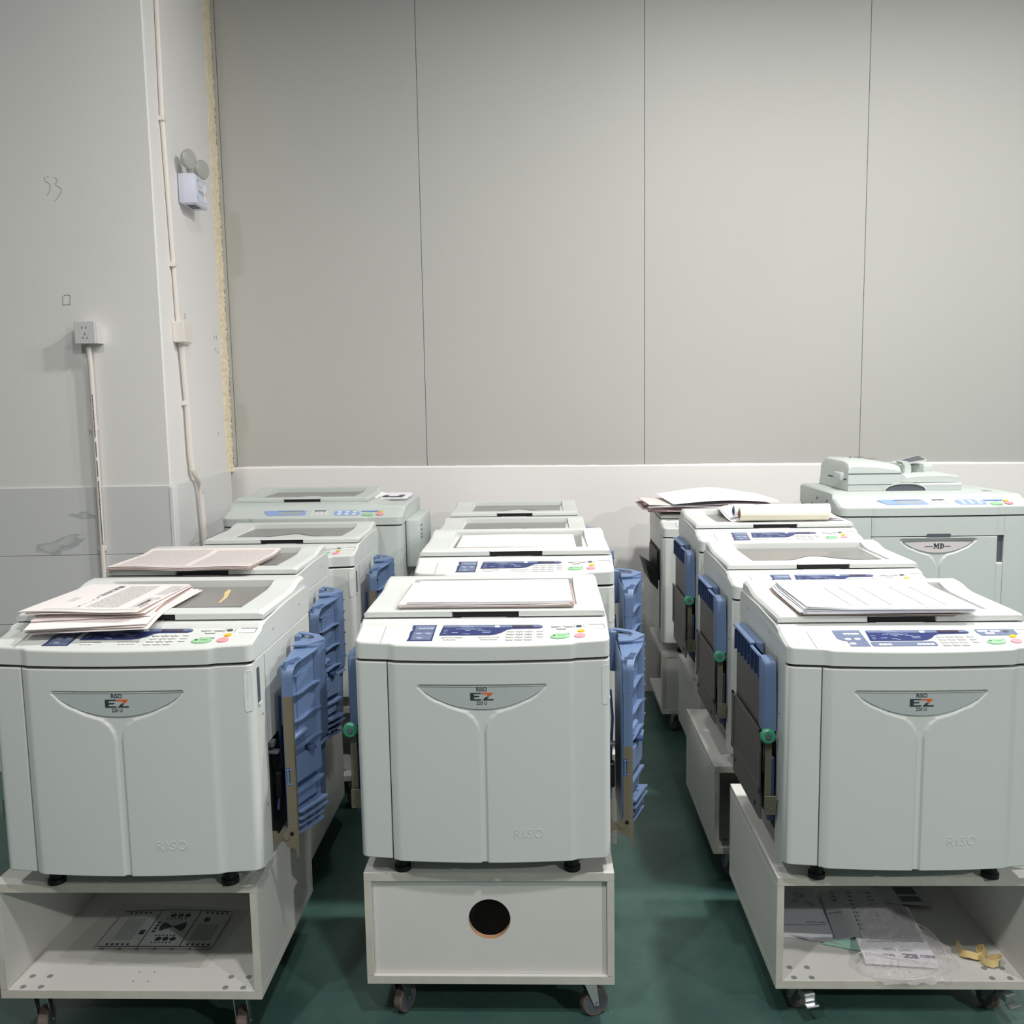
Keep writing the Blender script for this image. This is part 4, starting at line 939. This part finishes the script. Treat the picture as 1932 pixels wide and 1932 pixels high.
# ------------------------------------------------------------------ papers
def sheet(par, x0, x1, y0, y1, z, m, t=.0006, curl=None, rot=0., name='sheet', nx=10, ny=8, ox=0, oy=0):
    """thin sheet lying at z, curl(u,v)->dz ; rotated about its centre"""
    q = MB(); cx, cy = (x0+x1)/2, (y0+y1)/2; ca, sa = math.cos(R(rot)), math.sin(R(rot))
    def pt(u, v, h):
        x = x0+(x1-x0)*u-cx; y = y0+(y1-y0)*v-cy
        return (cx+x*ca-y*sa+ox, cy+x*sa+y*ca+oy, z+h+(curl(u, v) if curl else 0))
    vs = []; fs = []
    for h in (t, 0):
        vs += [pt(i/nx, j/ny, h) for i in range(nx+1) for j in range(ny+1)]
    N = (nx+1)*(ny+1); I = lambda i, j, k: k*N+i*(ny+1)+j
    for i in range(nx):
        for j in range(ny):
            fs.append((I(i,j,0), I(i+1,j,0), I(i+1,j+1,0), I(i,j+1,0))); fs.append((I(i,j,1), I(i,j+1,1), I(i+1,j+1,1), I(i+1,j,1)))
    for i in range(nx): fs += [(I(i,0,1), I(i+1,0,1), I(i+1,0,0), I(i,0,0)), (I(i+1,ny,1), I(i,ny,1), I(i,ny,0), I(i+1,ny,0))]
    for j in range(ny): fs += [(I(0,j+1,1), I(0,j,1), I(0,j,0), I(0,j+1,0)), (I(nx,j,1), I(nx,j+1,1), I(nx,j+1,0), I(nx,j,0))]
    q.add(vs, fs); return q.build(name, m, par, smooth=40)
def pile(name, cat, label, loc, z, layers, group=None):
    o = empty(name, (loc[0], loc[1], z), YAW); tag(o, label, cat, group); return o
rp = random.Random(21)
# centre front: pinkish stack below, white stack above
P = pile('paper_stack', 'paper', 'pinkish newsprint stack under the white stack on the front centre duplicator', (-.0465, 2.124), .416+.6560, 0)
for i in range(9):
    a = rp.uniform(-.006, .006); sheet(P, -.214+a, .224+a*.6+.004*(i % 2), .124+rp.uniform(-.004, .005), .405, i*.0013, 'brownpaper' if i % 2 else 'pinkpaper', .0011, lambda u, v, s=rp.uniform(0, .0015): s*math.sin(u*7)*(1-v), rot=rp.uniform(-.6, .6), ox=-.004 if i > 5 else 0)
P = pile('paper_stack', 'paper', 'white paper stack lying on top at the front centre duplicator', (-.0465, 2.124), .416+.6682, 0)
for i in range(5):
    a = rp.uniform(-.002, .002); sheet(P, -.196+a, .222+a, .126+rp.uniform(-.001, .002), .410, i*.0010, 'paper', .0008, lambda u, v, s=rp.uniform(.0003, .0010): s*math.sin(u*6+1)*(1-v), rot=.5)
# centre second
P = pile('paper_stack', 'paper', 'pinkish paper stack in the lid window of the second centre duplicator', (.045, 2.735), .470+.6510, 0)
for i in range(6):
    sheet(P, -.190+rp.uniform(-.002, .002), .198, .160, .435, i*.0012, 'pinkpaper', .0010, lambda u, v: .0012*math.sin(u*5), rot=rp.uniform(-.4, .4))
# left front newspapers
news1 = newsmat('newspaper_print', (.915, .89, .885), [(-.120, -.040, .09, .345, .85), (-.010, .048, .085, .20, .8), (-.010, .048, .225, .345, .8), (-.21, .04, .060, .074, .8), (-.20, -.18, .15, .20, .7)], lines=290, wscale=420, swap=True)
P = pile('newspaper_pile', 'newspaper', 'pile of pink-grey newspapers overhanging the front left duplicator', (-.886, 2.055), .441+.6560, 0)
for i in range(9):
    low = i < 5
    dr = (lambda u, v, k=i: -.030*max(0, (.35-v)/.35)**1.5*(1-.35*u)*(1-k/7.)) if low else (lambda u, v: .002*math.sin(u*6)*(1-v)-.003*max(0, .25-v))
    sheet(P, -.252+rp.uniform(-.006, .006)+(.012 if low else 0), .062-.006*i+rp.uniform(-.008, .008), .050+rp.uniform(-.006, .006)-(.030 if i < 3 else 0), .372, i*.0022+.0008, news1 if i == 8 else ('pinkpaper' if i not in (3, 6) else 'brownpaper'), .0016, dr, rot=rp.uniform(-2.5, 2.5)+(5 if low and i > 1 else 0), nx=14, ny=14, name='newspaper')
me = text_mesh('NEWS OF THE DAY', .001, 'ink') if False else None
# headline bars
def headline(par, x, y0, y1, z, rnd, wid=.016):
    y = y0
    q = MB()
    while y < y1:
        l = rnd.uniform(.006, .012); k = rnd.choice((0, 1, 2))
        q.box(x, x+wid*.30, y, y+l, z, z+.0002)
        if k: q.box(x+wid*.55, x+wid*.8, y, y+l, z, z+.0002)
        q.box(x, x+wid, y+l*.1, y+l*.3, z, z+.0002)
        if k == 2: q.box(x, x+wid, y+l*.65, y+l*.85, z, z+.0002)
        y += l+.003
    o = q.build('headline_print', 'ink', par, smooth=0); o['kind'] = 'stuff'
headline(P, -.150, .085, .335, .0205, random.Random(4))
headline(P, .004, .10, .17, .0205, random.Random(6), .008)
headline(P, .060, .24, .30, .0205, random.Random(7), .008) if False else None
# left second newspapers
news2 = newsmat('newspaper_print_dense', (.93, .89, .88), [(-.265, -.055, .12, .385, .7), (-.035, .165, .12, .375, .7), (-.27, .16, .098, .112, .8)], lines=330, wscale=520)
P = pile('newspaper_pile', 'newspaper', 'folded newspaper with dense columns on the second left duplicator', (-.951, 2.715), .431+.6565, 0)
for i in range(6):
    sheet(P, -.285+rp.uniform(-.003, .003), .170+rp.uniform(-.004, .004), .085+rp.uniform(-.003, .003), .400, i*.0020, news2 if i == 5 else 'pinkpaper' if i % 2 else 'brownpaper', .0015, lambda u, v: .0025*math.sin(u*9)*(1-v)+.009*max(0, v-.8)/.2, rot=-2.5+rp.uniform(-.5, .5), name='newspaper')
# right front forms
form = newsmat('form_print', (.95, .95, .97), [(-.205, -.125, .16, .40, .8), (-.012, .055, .20, .40, .8), (-.18, -.16, .405, .41, .8)], ink=(.28, .27, .33), lines=170, wscale=420)
P = pile('form_stack', 'paper', 'fanned stack of white printed forms on the front right duplicator', (.998, 2.082), .391+.6560, 0)
for i in range(13):
    f_ = (12-i)/12
    m_ = 'brownpaper' if i in (0, 1) else form if i == 12 else 'paper'
    sheet(P, -.232-.022*f_*(1 if i % 3 else .4)+rp.uniform(-.006, .006), .182+rp.uniform(-.006, .004)-.03*(i < 2), .104+rp.uniform(-.004, .006), .412, i*.0014+.001, m_, .0010,
          lambda u, v, s=rp.uniform(0, .006), k=i: .0005*k*max(0, .25-u)*4+s*max(0, .18-u)*2.5*(v)+.005*max(0, v-.8)/.2, rot=rp.uniform(-2.6, 1.0)*(.4+f_), nx=14)
for (x, a) in ((-.118, .0), (-.076, .0), (-.018, .0), (.062, .0), (.115, .0)):
    q = MB(); q.box(x, x+.0010, .125, .352, .0198, .0212); q.build('ruled_line', 'keyedge', P, smooth=0)
# right third: sheets and rolls
sh3 = newsmat('list_print', (.94, .94, .965), [(-.13, .05, .17, .42, .4)], ink=(.4, .4, .45), lines=230, wscale=420)
P = pile('loose_sheet_stack', 'paper', 'curled printed sheets under the cream roll on the third right duplicator', (1.072, 3.355), .457+.6560, 0)
for i in range(5):
    sheet(P, -.155+.01*i, .285-.01*i, .150, .460, i*.0015, sh3 if i == 4 else 'paper', .0010, lambda u, v, k=i: .006*k*.2+.022*(max(0, v-.3)/.7)**1.3*(1-.25*u)+.003*math.sin(u*8), rot=rp.uniform(-3, 3), nx=12, ny=12)
def roll(label, x0, x1, y, z, r, m, mi):
    o = empty('paper_roll', (1.072, 3.355, .457), YAW); tag(o, label, 'paper roll'); n = 32
    q = MB(); q.loft([[(x, y+b*math.cos(2*math.pi*k/n), z+b*math.sin(2*math.pi*k/n)) for k in range(n)] for x, b in ((x0+.001, r*.62), (x0, r*.64), (x0, r*.97), (x0+.002, r), (x1-.002, r), (x1, r*.97), (x1, r*.64), (x1-.001, r*.62))], caps=False); q.build('wound_paper', m, o)
    q = MB(); q.loft([[(x, y+b*math.cos(2*math.pi*k/n), z+b*math.sin(2*math.pi*k/n)) for k in range(n)] for x, b in ((x0-.003, r*.50), (x0-.003, r*.62), (x1+.003, r*.62), (x1+.003, r*.50), (x0-.003, r*.50))], caps=False); q.build('core', mi, o)
    q = MB(); q.tube([(x0+.006, y, z), (x0+.007, y, z)], r*.52, 18); q.build('core_depth', 'black', o)
roll('thick cream master paper roll with brown cardboard core on a lid', -.128, .216, .150, .6865, .0265, 'cream', 'tube')
roll('white paper roll with a dark blue end just behind the cream roll', -.138, .24, .212, .6920, .0255, 'paper', 'navy')
# right back: messy pile
P = pile('magazine_pile', 'magazine', 'mauve magazines and brown papers under the white sheets at back right', (1.078, 4.140), .400+.6560+.012, 0)
for i in range(9):
    sheet(P, -.375+rp.uniform(-.02, .02), .21+rp.uniform(-.02, .01), .08+rp.uniform(-.02, .02), .42, i*.0040, ['brownpaper', 'pinkpaper', 'mauve', 'brownpaper', 'mauve', 'brownpaper', 'paper', 'mauve', 'pinkpaper'][i], .0036, lambda u, v, k=i: .003*math.sin(u*8+k)+.006*max(0, .2-u)*2, rot=rp.uniform(-4, 4), name='magazine')
P = pile('loose_sheet_stack', 'paper', 'large white sheets bulging on top of the magazines at back right', (1.078, 4.140), .400+.6560+.053, 0)
for i in range(4):
    sheet(P, -.275+.02*i, .235, .06+.01*i, .46, i*.0020+.002, 'paper', .0016, lambda u, v: .026*math.sin(math.pi*min(1, u*1.05))**1.2*(.5+.5*v)+.012*v*(1-u), rot=rp.uniform(-3, 3)+3, nx=18, ny=10)
# leaflet on back-left machine
P = empty('product_leaflet', (-.822+.31, 3.945+.40, .465+.6865), -6); tag(P, 'small curled leaflet with a picture on the large back left duplicator', 'leaflet')
for i in range(2):
    sheet(P, -.075, .085, -.10, .10, .001+.004*i, 'paper', .0012, lambda u, v: .012*(1-min(1, u*4))**2+.010*v*v, rot=i*5, nx=16)
q = MB(); q.box(-.040, .060, -.04, .06, .0105, .0112); q.build('printed_picture', 'hub', P, smooth=0)
q = MB(); q.box(-.014, .034, -.03, .045, .0113, .0118); q.build('printed_picture', 'paper', P, smooth=0)

# ------------------------------------------------------------------ things in the front left cart
zb = .141+.0222
def inplace(name, label, cat, base, z): o = empty(name, (base[0], base[1], z), YAW); tag(o, label, cat); return o
CLc = (-.930, 2.090)
P = inplace('clear_film_sheet', 'translucent wrinkled plastic film under the printed sheet in the left cart', 'plastic film', CLc, zb+.0004)
sheet(P, -.24, .17, .11, .38, 0, 'clear', .0008, lambda u, v: .003*abs(math.sin(u*5)*math.sin(v*4)), rot=-6, name='film')
P = inplace('test_print', 'test print with black dots and ruled bands in the left cart', 'printed sheet', CLc, zb+.0060)
Px0, Px1, Py0, Py1 = -.172, .140, .165, .345
sheet(P, Px0, Px1, Py0, Py1, 0, mat('grey_test_paper', (.74, .75, .75), .7, var=.04, scale=20), .0006, lambda u, v: .006*math.sin(math.pi*u)*v)
TP = kids(P)[0] if kids(P) else P
def tp(x, y): 
    u = (x-Px0)/(Px1-Px0); v = (y-Py0)/(Py1-Py0); return .0008+.006*math.sin(math.pi*max(0, min(1, u)))*max(0, min(1, v))
def ink_poly(pts, name='printed_mark'):
    q = MB(); q.prism(pts, lambda u, v, h: (u, v, tp(u, v)+h), .0003); q.build(name, 'ink', P, smooth=0)
def ink_line(xa, ya, xb, yb, w_=.0012):
    n_ = 8; a = Vector((xb-xa, yb-ya)); a.normalize(); nx_, ny_ = -a.y*w_, a.x*w_
    q = MB()
    secs = [[(xa+(xb-xa)*i/n_+s*nx_, ya+(yb-ya)*i/n_+s*ny_, tp(xa+(xb-xa)*i/n_, ya+(yb-ya)*i/n_)+h) for s, h in ((-1, 0), (1, 0), (1, .0003), (-1, .0003))] for i in range(n_+1)]
    q.loft(secs); q.build('ruled_band', 'ink', P, smooth=0)
for y in (.172, .338): ink_line(-.168, y, .136, y, .0018)
for x in (-.060, .052): ink_line(x, .172, x, .338)
for yb_ in (.182, .328):
    for x0_ in (-.15, .068):
        for k in range(5): ink_poly([(x0_+k*.014, yb_-.004), (x0_+k*.014+.007, yb_-.004), (x0_+k*.014+.007, yb_+.004), (x0_+k*.014, yb_+.004)])
for cy_ in (.205, .312):
    for k in range(3): ink_poly(ellipse(-.018+k*.020, cy_, .0085, .0085, 16))
for cy_ in (.190, .220, .297, .327):
    for k in range(6): ink_poly(ellipse(-.03+k*.010, cy_, .0028, .0028, 8))
for sgn in (-1, 1): ink_poly([(.0, .260)]+[(.0+sgn*.036*math.cos(R(a)), .260+.036*math.sin(R(a))) for a in (-35, -20, 0, 20, 35)])
for k in range(4): ink_poly([(-.050, .235+k*.013), (-.040, .235+k*.013), (-.040, .243+k*.013), (-.050, .243+k*.013)])
for k in range(12): ink_line(.068+k*.005, .20, .068+k*.005, .275, .0005)
for k in range(9): ink_line(-.14+k*.006, .20, -.14+k*.006, .30, .0004)
ink_poly([(-.082, .225), (-.068, .225), (-.068, .245), (-.082, .245)]); ink_poly([(.075, .285), (.09, .285), (.09, .305), (.075, .305)])
for k in range(6): ink_poly(ellipse(-.15+k*.047, .1685-.006, .0040, .0028, 10))
P = inplace('film_strip', 'narrow clear film strip near the front edge of the left cart shelf', 'plastic film', CLc, zb+.0016)
sheet(P, -.16, .14, .095, .16, 0, 'clear', .0008, lambda u, v: .0, rot=-2) 

# ------------------------------------------------------------------ things in the front right cart
CR = (1.008, 2.118); zb = .091+.0222
P = inplace('user_manual', 'thick booklet with bubble cover at the left of the right cart', 'manual', CR, zb+.020)
grey = mat('booklet_cover', (.72, .73, .76), .5, var=.02)
M['cover'] = grey
sheet(P, -.285, -.115, .185, .42, -.019, 'paper', .014, None, rot=-4, name='page_block'); sheet(P, -.287, -.113, .184, .421, -.0045, 'cover', .0012, None, rot=-4, name='cover')
for (x, y, r_) in ((-.160, .375, .014), (-.178, .345, .010), (-.145, .335, .008), (-.135, .325, .006)):
    q = MB(); q.prism(ellipse(x, y, r_, r_, 20), lambda u, v, h: (u, v, -.0032+h), .0004); q.build('printed_bubble', 'hub', P, smooth=0)
    q = MB(); q.prism(ellipse(x-.001, y-.001, r_*.8, r_*.8, 20), lambda u, v, h: (u, v, -.0028+h), .0004); q.build('printed_bubble', 'slate2', P, smooth=0)
q = MB(); q.box(-.255, -.125, .222, .2235, -.0032, -.0028); q.build('printed_line', 'ink', P, smooth=0)
o = obj('lettering', text_mesh('User Guide', .012, 'ink'), P, (-.150, .235, -.0030)); o.rotation_euler = (0, 0, R(180-4))
P = inplace('grey_envelope', 'crumpled grey paper beneath the left booklet in the right cart', 'paper', CR, zb+.0008)
sheet(P, -.24, -.055, .165, .40, 0, 'cover', .0010, lambda u, v: .006*abs(math.sin(u*6+v*3)), rot=-18)
P = inplace('folded_card', 'folded mint green card between manuals in the right cart', 'card', CR, zb+.003)
q = MB(); q.add([(-.160, .155, 0), (-.035, .112, .0), (-.045, .150, .006), (-.082, .180, .010), (-.160, .155, .001), (-.035, .112, .001), (-.045, .150, .007), (-.082, .180, .011)], [(3,2,1,0),(4,5,6,7),(0,1,5,4),(1,2,6,5),(2,3,7,6),(3,0,4,7)]); q.build('card_face', 'mint', P, smooth=0)
P = inplace('paper_size_list', 'grey label sheet listing paper sizes in the right cart', 'label sheet', CR, zb+.0242)
sheet(P, -.112, .062, .150, .40, 0, 'cover', .0008, lambda u, v: -.016*max(0, .3-u)/.3, rot=-7, name='sheet', ox=.008)
for (x, col) in ((-.028, ('B5', 'B5', 'B4', 'A5', 'A5', 'A4', 'A4', 'A4', 'A4', 'A6')), (.030, ('A4', 'A4', 'A3', 'A3', '', '5', '4', '3')), (-.075, ('B5', 'B4', 'B5', '', '', 'A4'))):
    for k, tx in enumerate(col):
        if tx:
            o = obj('printed_size', text_mesh(tx, .0125, 'ink', .0003), P, (x-.0025*k+.012, .375-k*.0205, .0012)); o.rotation_euler = (0, 0, R(180))
P = inplace('user_manual', 'white manual with upside-down title lettering inside the clear bag', 'manual', CR, zb+.022)
sheet(P, -.062, .118, .050, .315, -.014, 'paper', .012, None, rot=-6, name='page_block'); sheet(P, -.064, .119, .049, .316, -.0018, 'paper', .0010, None, rot=-6, name='cover')
sheet(P, -.060, .116, .140, .316, -.0006, 'cover', .0004, None, rot=-6, name='cover', oy=.002)
def mt(t_, s_, x, y, m_='ink', b_=0, sx=1.): o = obj('lettering', text_mesh(t_, s_, m_, b_, sx=sx), P, (x, y, .0006)); o.rotation_euler = (0, 0, R(180-6)); return o
mt("User's Guide", .014, .022, .098, 'ink', sx=1.)
mt('RISO', .016, .088, .070, 'navy', .0006, 1.1); mt('EZ', .024, .045, .072, 'navy', .0012, 1.35); mt('Series', .013, -.010, .076, 'ink', .0003)
q = MB(); q.box(-.045, .105, .1355, .1370, .0003, .0008); q.build('printed_line', 'ink', P, smooth=0)
for (x, y, r_) in ((.095, .275, .015), (.072, .262, .010), (.100, .245, .007), (.108, .238, .007), (.068, .250, .006)):
    q = MB(); q.prism(ellipse(x, y, r_, r_, 20), lambda u, v, h: (u, v, .0001+h), .0004); q.build('printed_bubble', 'hub', P, smooth=0)
    q = MB(); q.prism(ellipse(x-.001, y-.001, r_*.8, r_*.8, 20), lambda u, v, h: (u, v, .0005+h), .0004); q.build('printed_bubble', 'slate2', P, smooth=0)
P = inplace('boxed_insert', 'grey picture card at the rear of the right cart shelf', 'card', CR, zb+.014)
sheet(P, .085, .215, .33, .45, 0, 'cover', .0008, None, rot=-8, name='card_face'); q = MB()
for (y0, y1) in ((.345, .375), (.385, .425)):
    q = MB(); q.box(.13, .19, y0, y1, .0009, .0013); q.build('printed_picture', 'hub', P, smooth=0)
# plastic bag: thin crumpled sheet over the manual spilling to the front edge
P = inplace('plastic_bag', 'crumpled translucent plastic bag around the manual at the shelf edge', 'plastic bag', CR, zb+.002)
rb = random.Random(2)
OUT = [(-.112, .045), (-.085, .012), (-.060, -.018), (-.020, -.020), (.015, -.012), (.060, -.024), (.105, -.008), (.150, .030), (.172, .052), (.160, .10), (.150, .18), (.140, .25), (.115, .315), (.075, .325), (.02, .315), (-.035, .25), (-.050, .18), (-.060, .125), (-.095, .075)]
def outpt(u):
    t = (u % 1)*len(OUT); i_ = int(t) % len(OUT); f_ = t-int(t); a, b = OUT[i_], OUT[(i_+1) % len(OUT)]
    return a[0]+(b[0]-a[0])*f_, a[1]+(b[1]-a[1])*f_
def bagf(u, v):
    ox_, oy_ = outpt(u); cx_, cy_ = .03, .12; r_ = v
    nv = noise.noise(Vector((math.cos(2*math.pi*u)*5, math.sin(2*math.pi*u)*5, r_*1.5)))
    k = 1+.09*nv*r_
    x = cx_+(ox_-cx_)*r_*k; y = cy_+(oy_-cy_)*r_*k
    inside = -.064 < x < .119 and .045 < y < .316
    z = .0245 if inside else .022*max(0, 1-r_)**.6+.003
    w_ = min(1, abs(noise.noise(Vector((x*45, y*22, 3.))))*2.2+abs(noise.noise(Vector((x*18, y*30, 7.)))))
    z += .012*w_*(1 if not inside else .18)*(1-.75*r_**6)
    if r_ > .995: z = .0006
    if y < 0: z = max(z*.6, .0015)
    return (x, y, z)
q = MB(); q.grid(153, 40, bagf); q.build('bag_film', 'bag', P, smooth=-55)
for (p0, p1, p2, p3) in (((-.10, .06), (-.05, .10), (.0, .03), (.10, .03)), ((.10, .02), (.15, .06), (.16, .15), (.10, .22)), ((-.06, -.01), (.0, -.022), (.06, -.02), (.14, .04))):
    pts = []
    for i in range(17):
        t = i/16; b = ((1-t)**3, 3*t*(1-t)**2, 3*t*t*(1-t), t**3); x = sum(c*p[0] for c, p in zip(b, (p0, p1, p2, p3))); y = sum(c*p[1] for c, p in zip(b, (p0, p1, p2, p3)))
        pts.append((x, y, .030+.003*math.sin(t*9) if y > .03 else .014))
    q = MB(); q.tube(pts, [.001+.002*math.sin(math.pi*i/16) for i in range(17)], 6); q.build('bag_fold', 'bag', P)
# yellowed rubber strap
P = inplace('rubber_strap', 'twisted yellowed rubber strap lying on the right cart shelf', 'strap', CR, zb)
pts = [(.200, .150, .010), (.196, .125, .006), (.192, .100, .010), (.205, .086, .016), (.225, .084, .012), (.245, .090, .018), (.252, .108, .022), (.240, .112, .016), (.232, .098, .010), (.232, .070, .010), (.245, .052, .012), (.262, .052, .018), (.272, .066, .020), (.262, .078, .012), (.250, .082, .006)]
V = [Vector(p) for p in pts]; fine = []
for i in range(len(V)-1):
    p0, p1, p2, p3 = V[max(i-1, 0)], V[i], V[i+1], V[min(i+2, len(V)-1)]
    for k in range(6):
        t = k/6; fine.append(.5*((2*p1)+(-p0+p2)*t+(2*p0-5*p1+4*p2-p3)*t*t+(-p0+3*p1-3*p2+p3)*t**3))
secs = []
for i, p in enumerate(fine):
    d = (fine[min(i+1, len(fine)-1)]-fine[max(i-1, 0)]).normalized(); tw = 1.2*math.sin(i*.12)
    up = Vector((math.sin(tw)*.6, math.cos(tw)*.3, .9)).normalized(); s_ = (up-d*up.dot(d)).normalized()
    nn = d.cross(s_)*.0012; a = s_*.0085
    base = p+Vector((0, 0, .002))
    ring = [base-a-nn, base+a-nn, base+a+nn, base-a+nn]; ring = [Vector((r_.x, r_.y, max(r_.z, .0008))) for r_ in ring]
    secs.append([tuple(r_) for r_ in ring])
q = MB(); q.loft(secs); q.build('band', 'strap', P, smooth=40)

# crumpled plastic remnant at the corner of the front left machine
P = empty('plastic_scrap', (-.603, 2.085, .4415), YAW); tag(P, 'small crumpled plastic scrap on the right corner of the front left cart', 'plastic film')
def scr(u, v):
    a = u*2*math.pi; return (-.018+.030*v*math.cos(a), .02+.045*v*math.sin(a), .0008+.014*(1-v)*(1+.4*math.sin(4*a))+.004*math.sin(7*a)*v*(1-v))
q = MB(); q.grid(33, 9, scr); q.build('scrap', 'clear', P, smooth=-40)
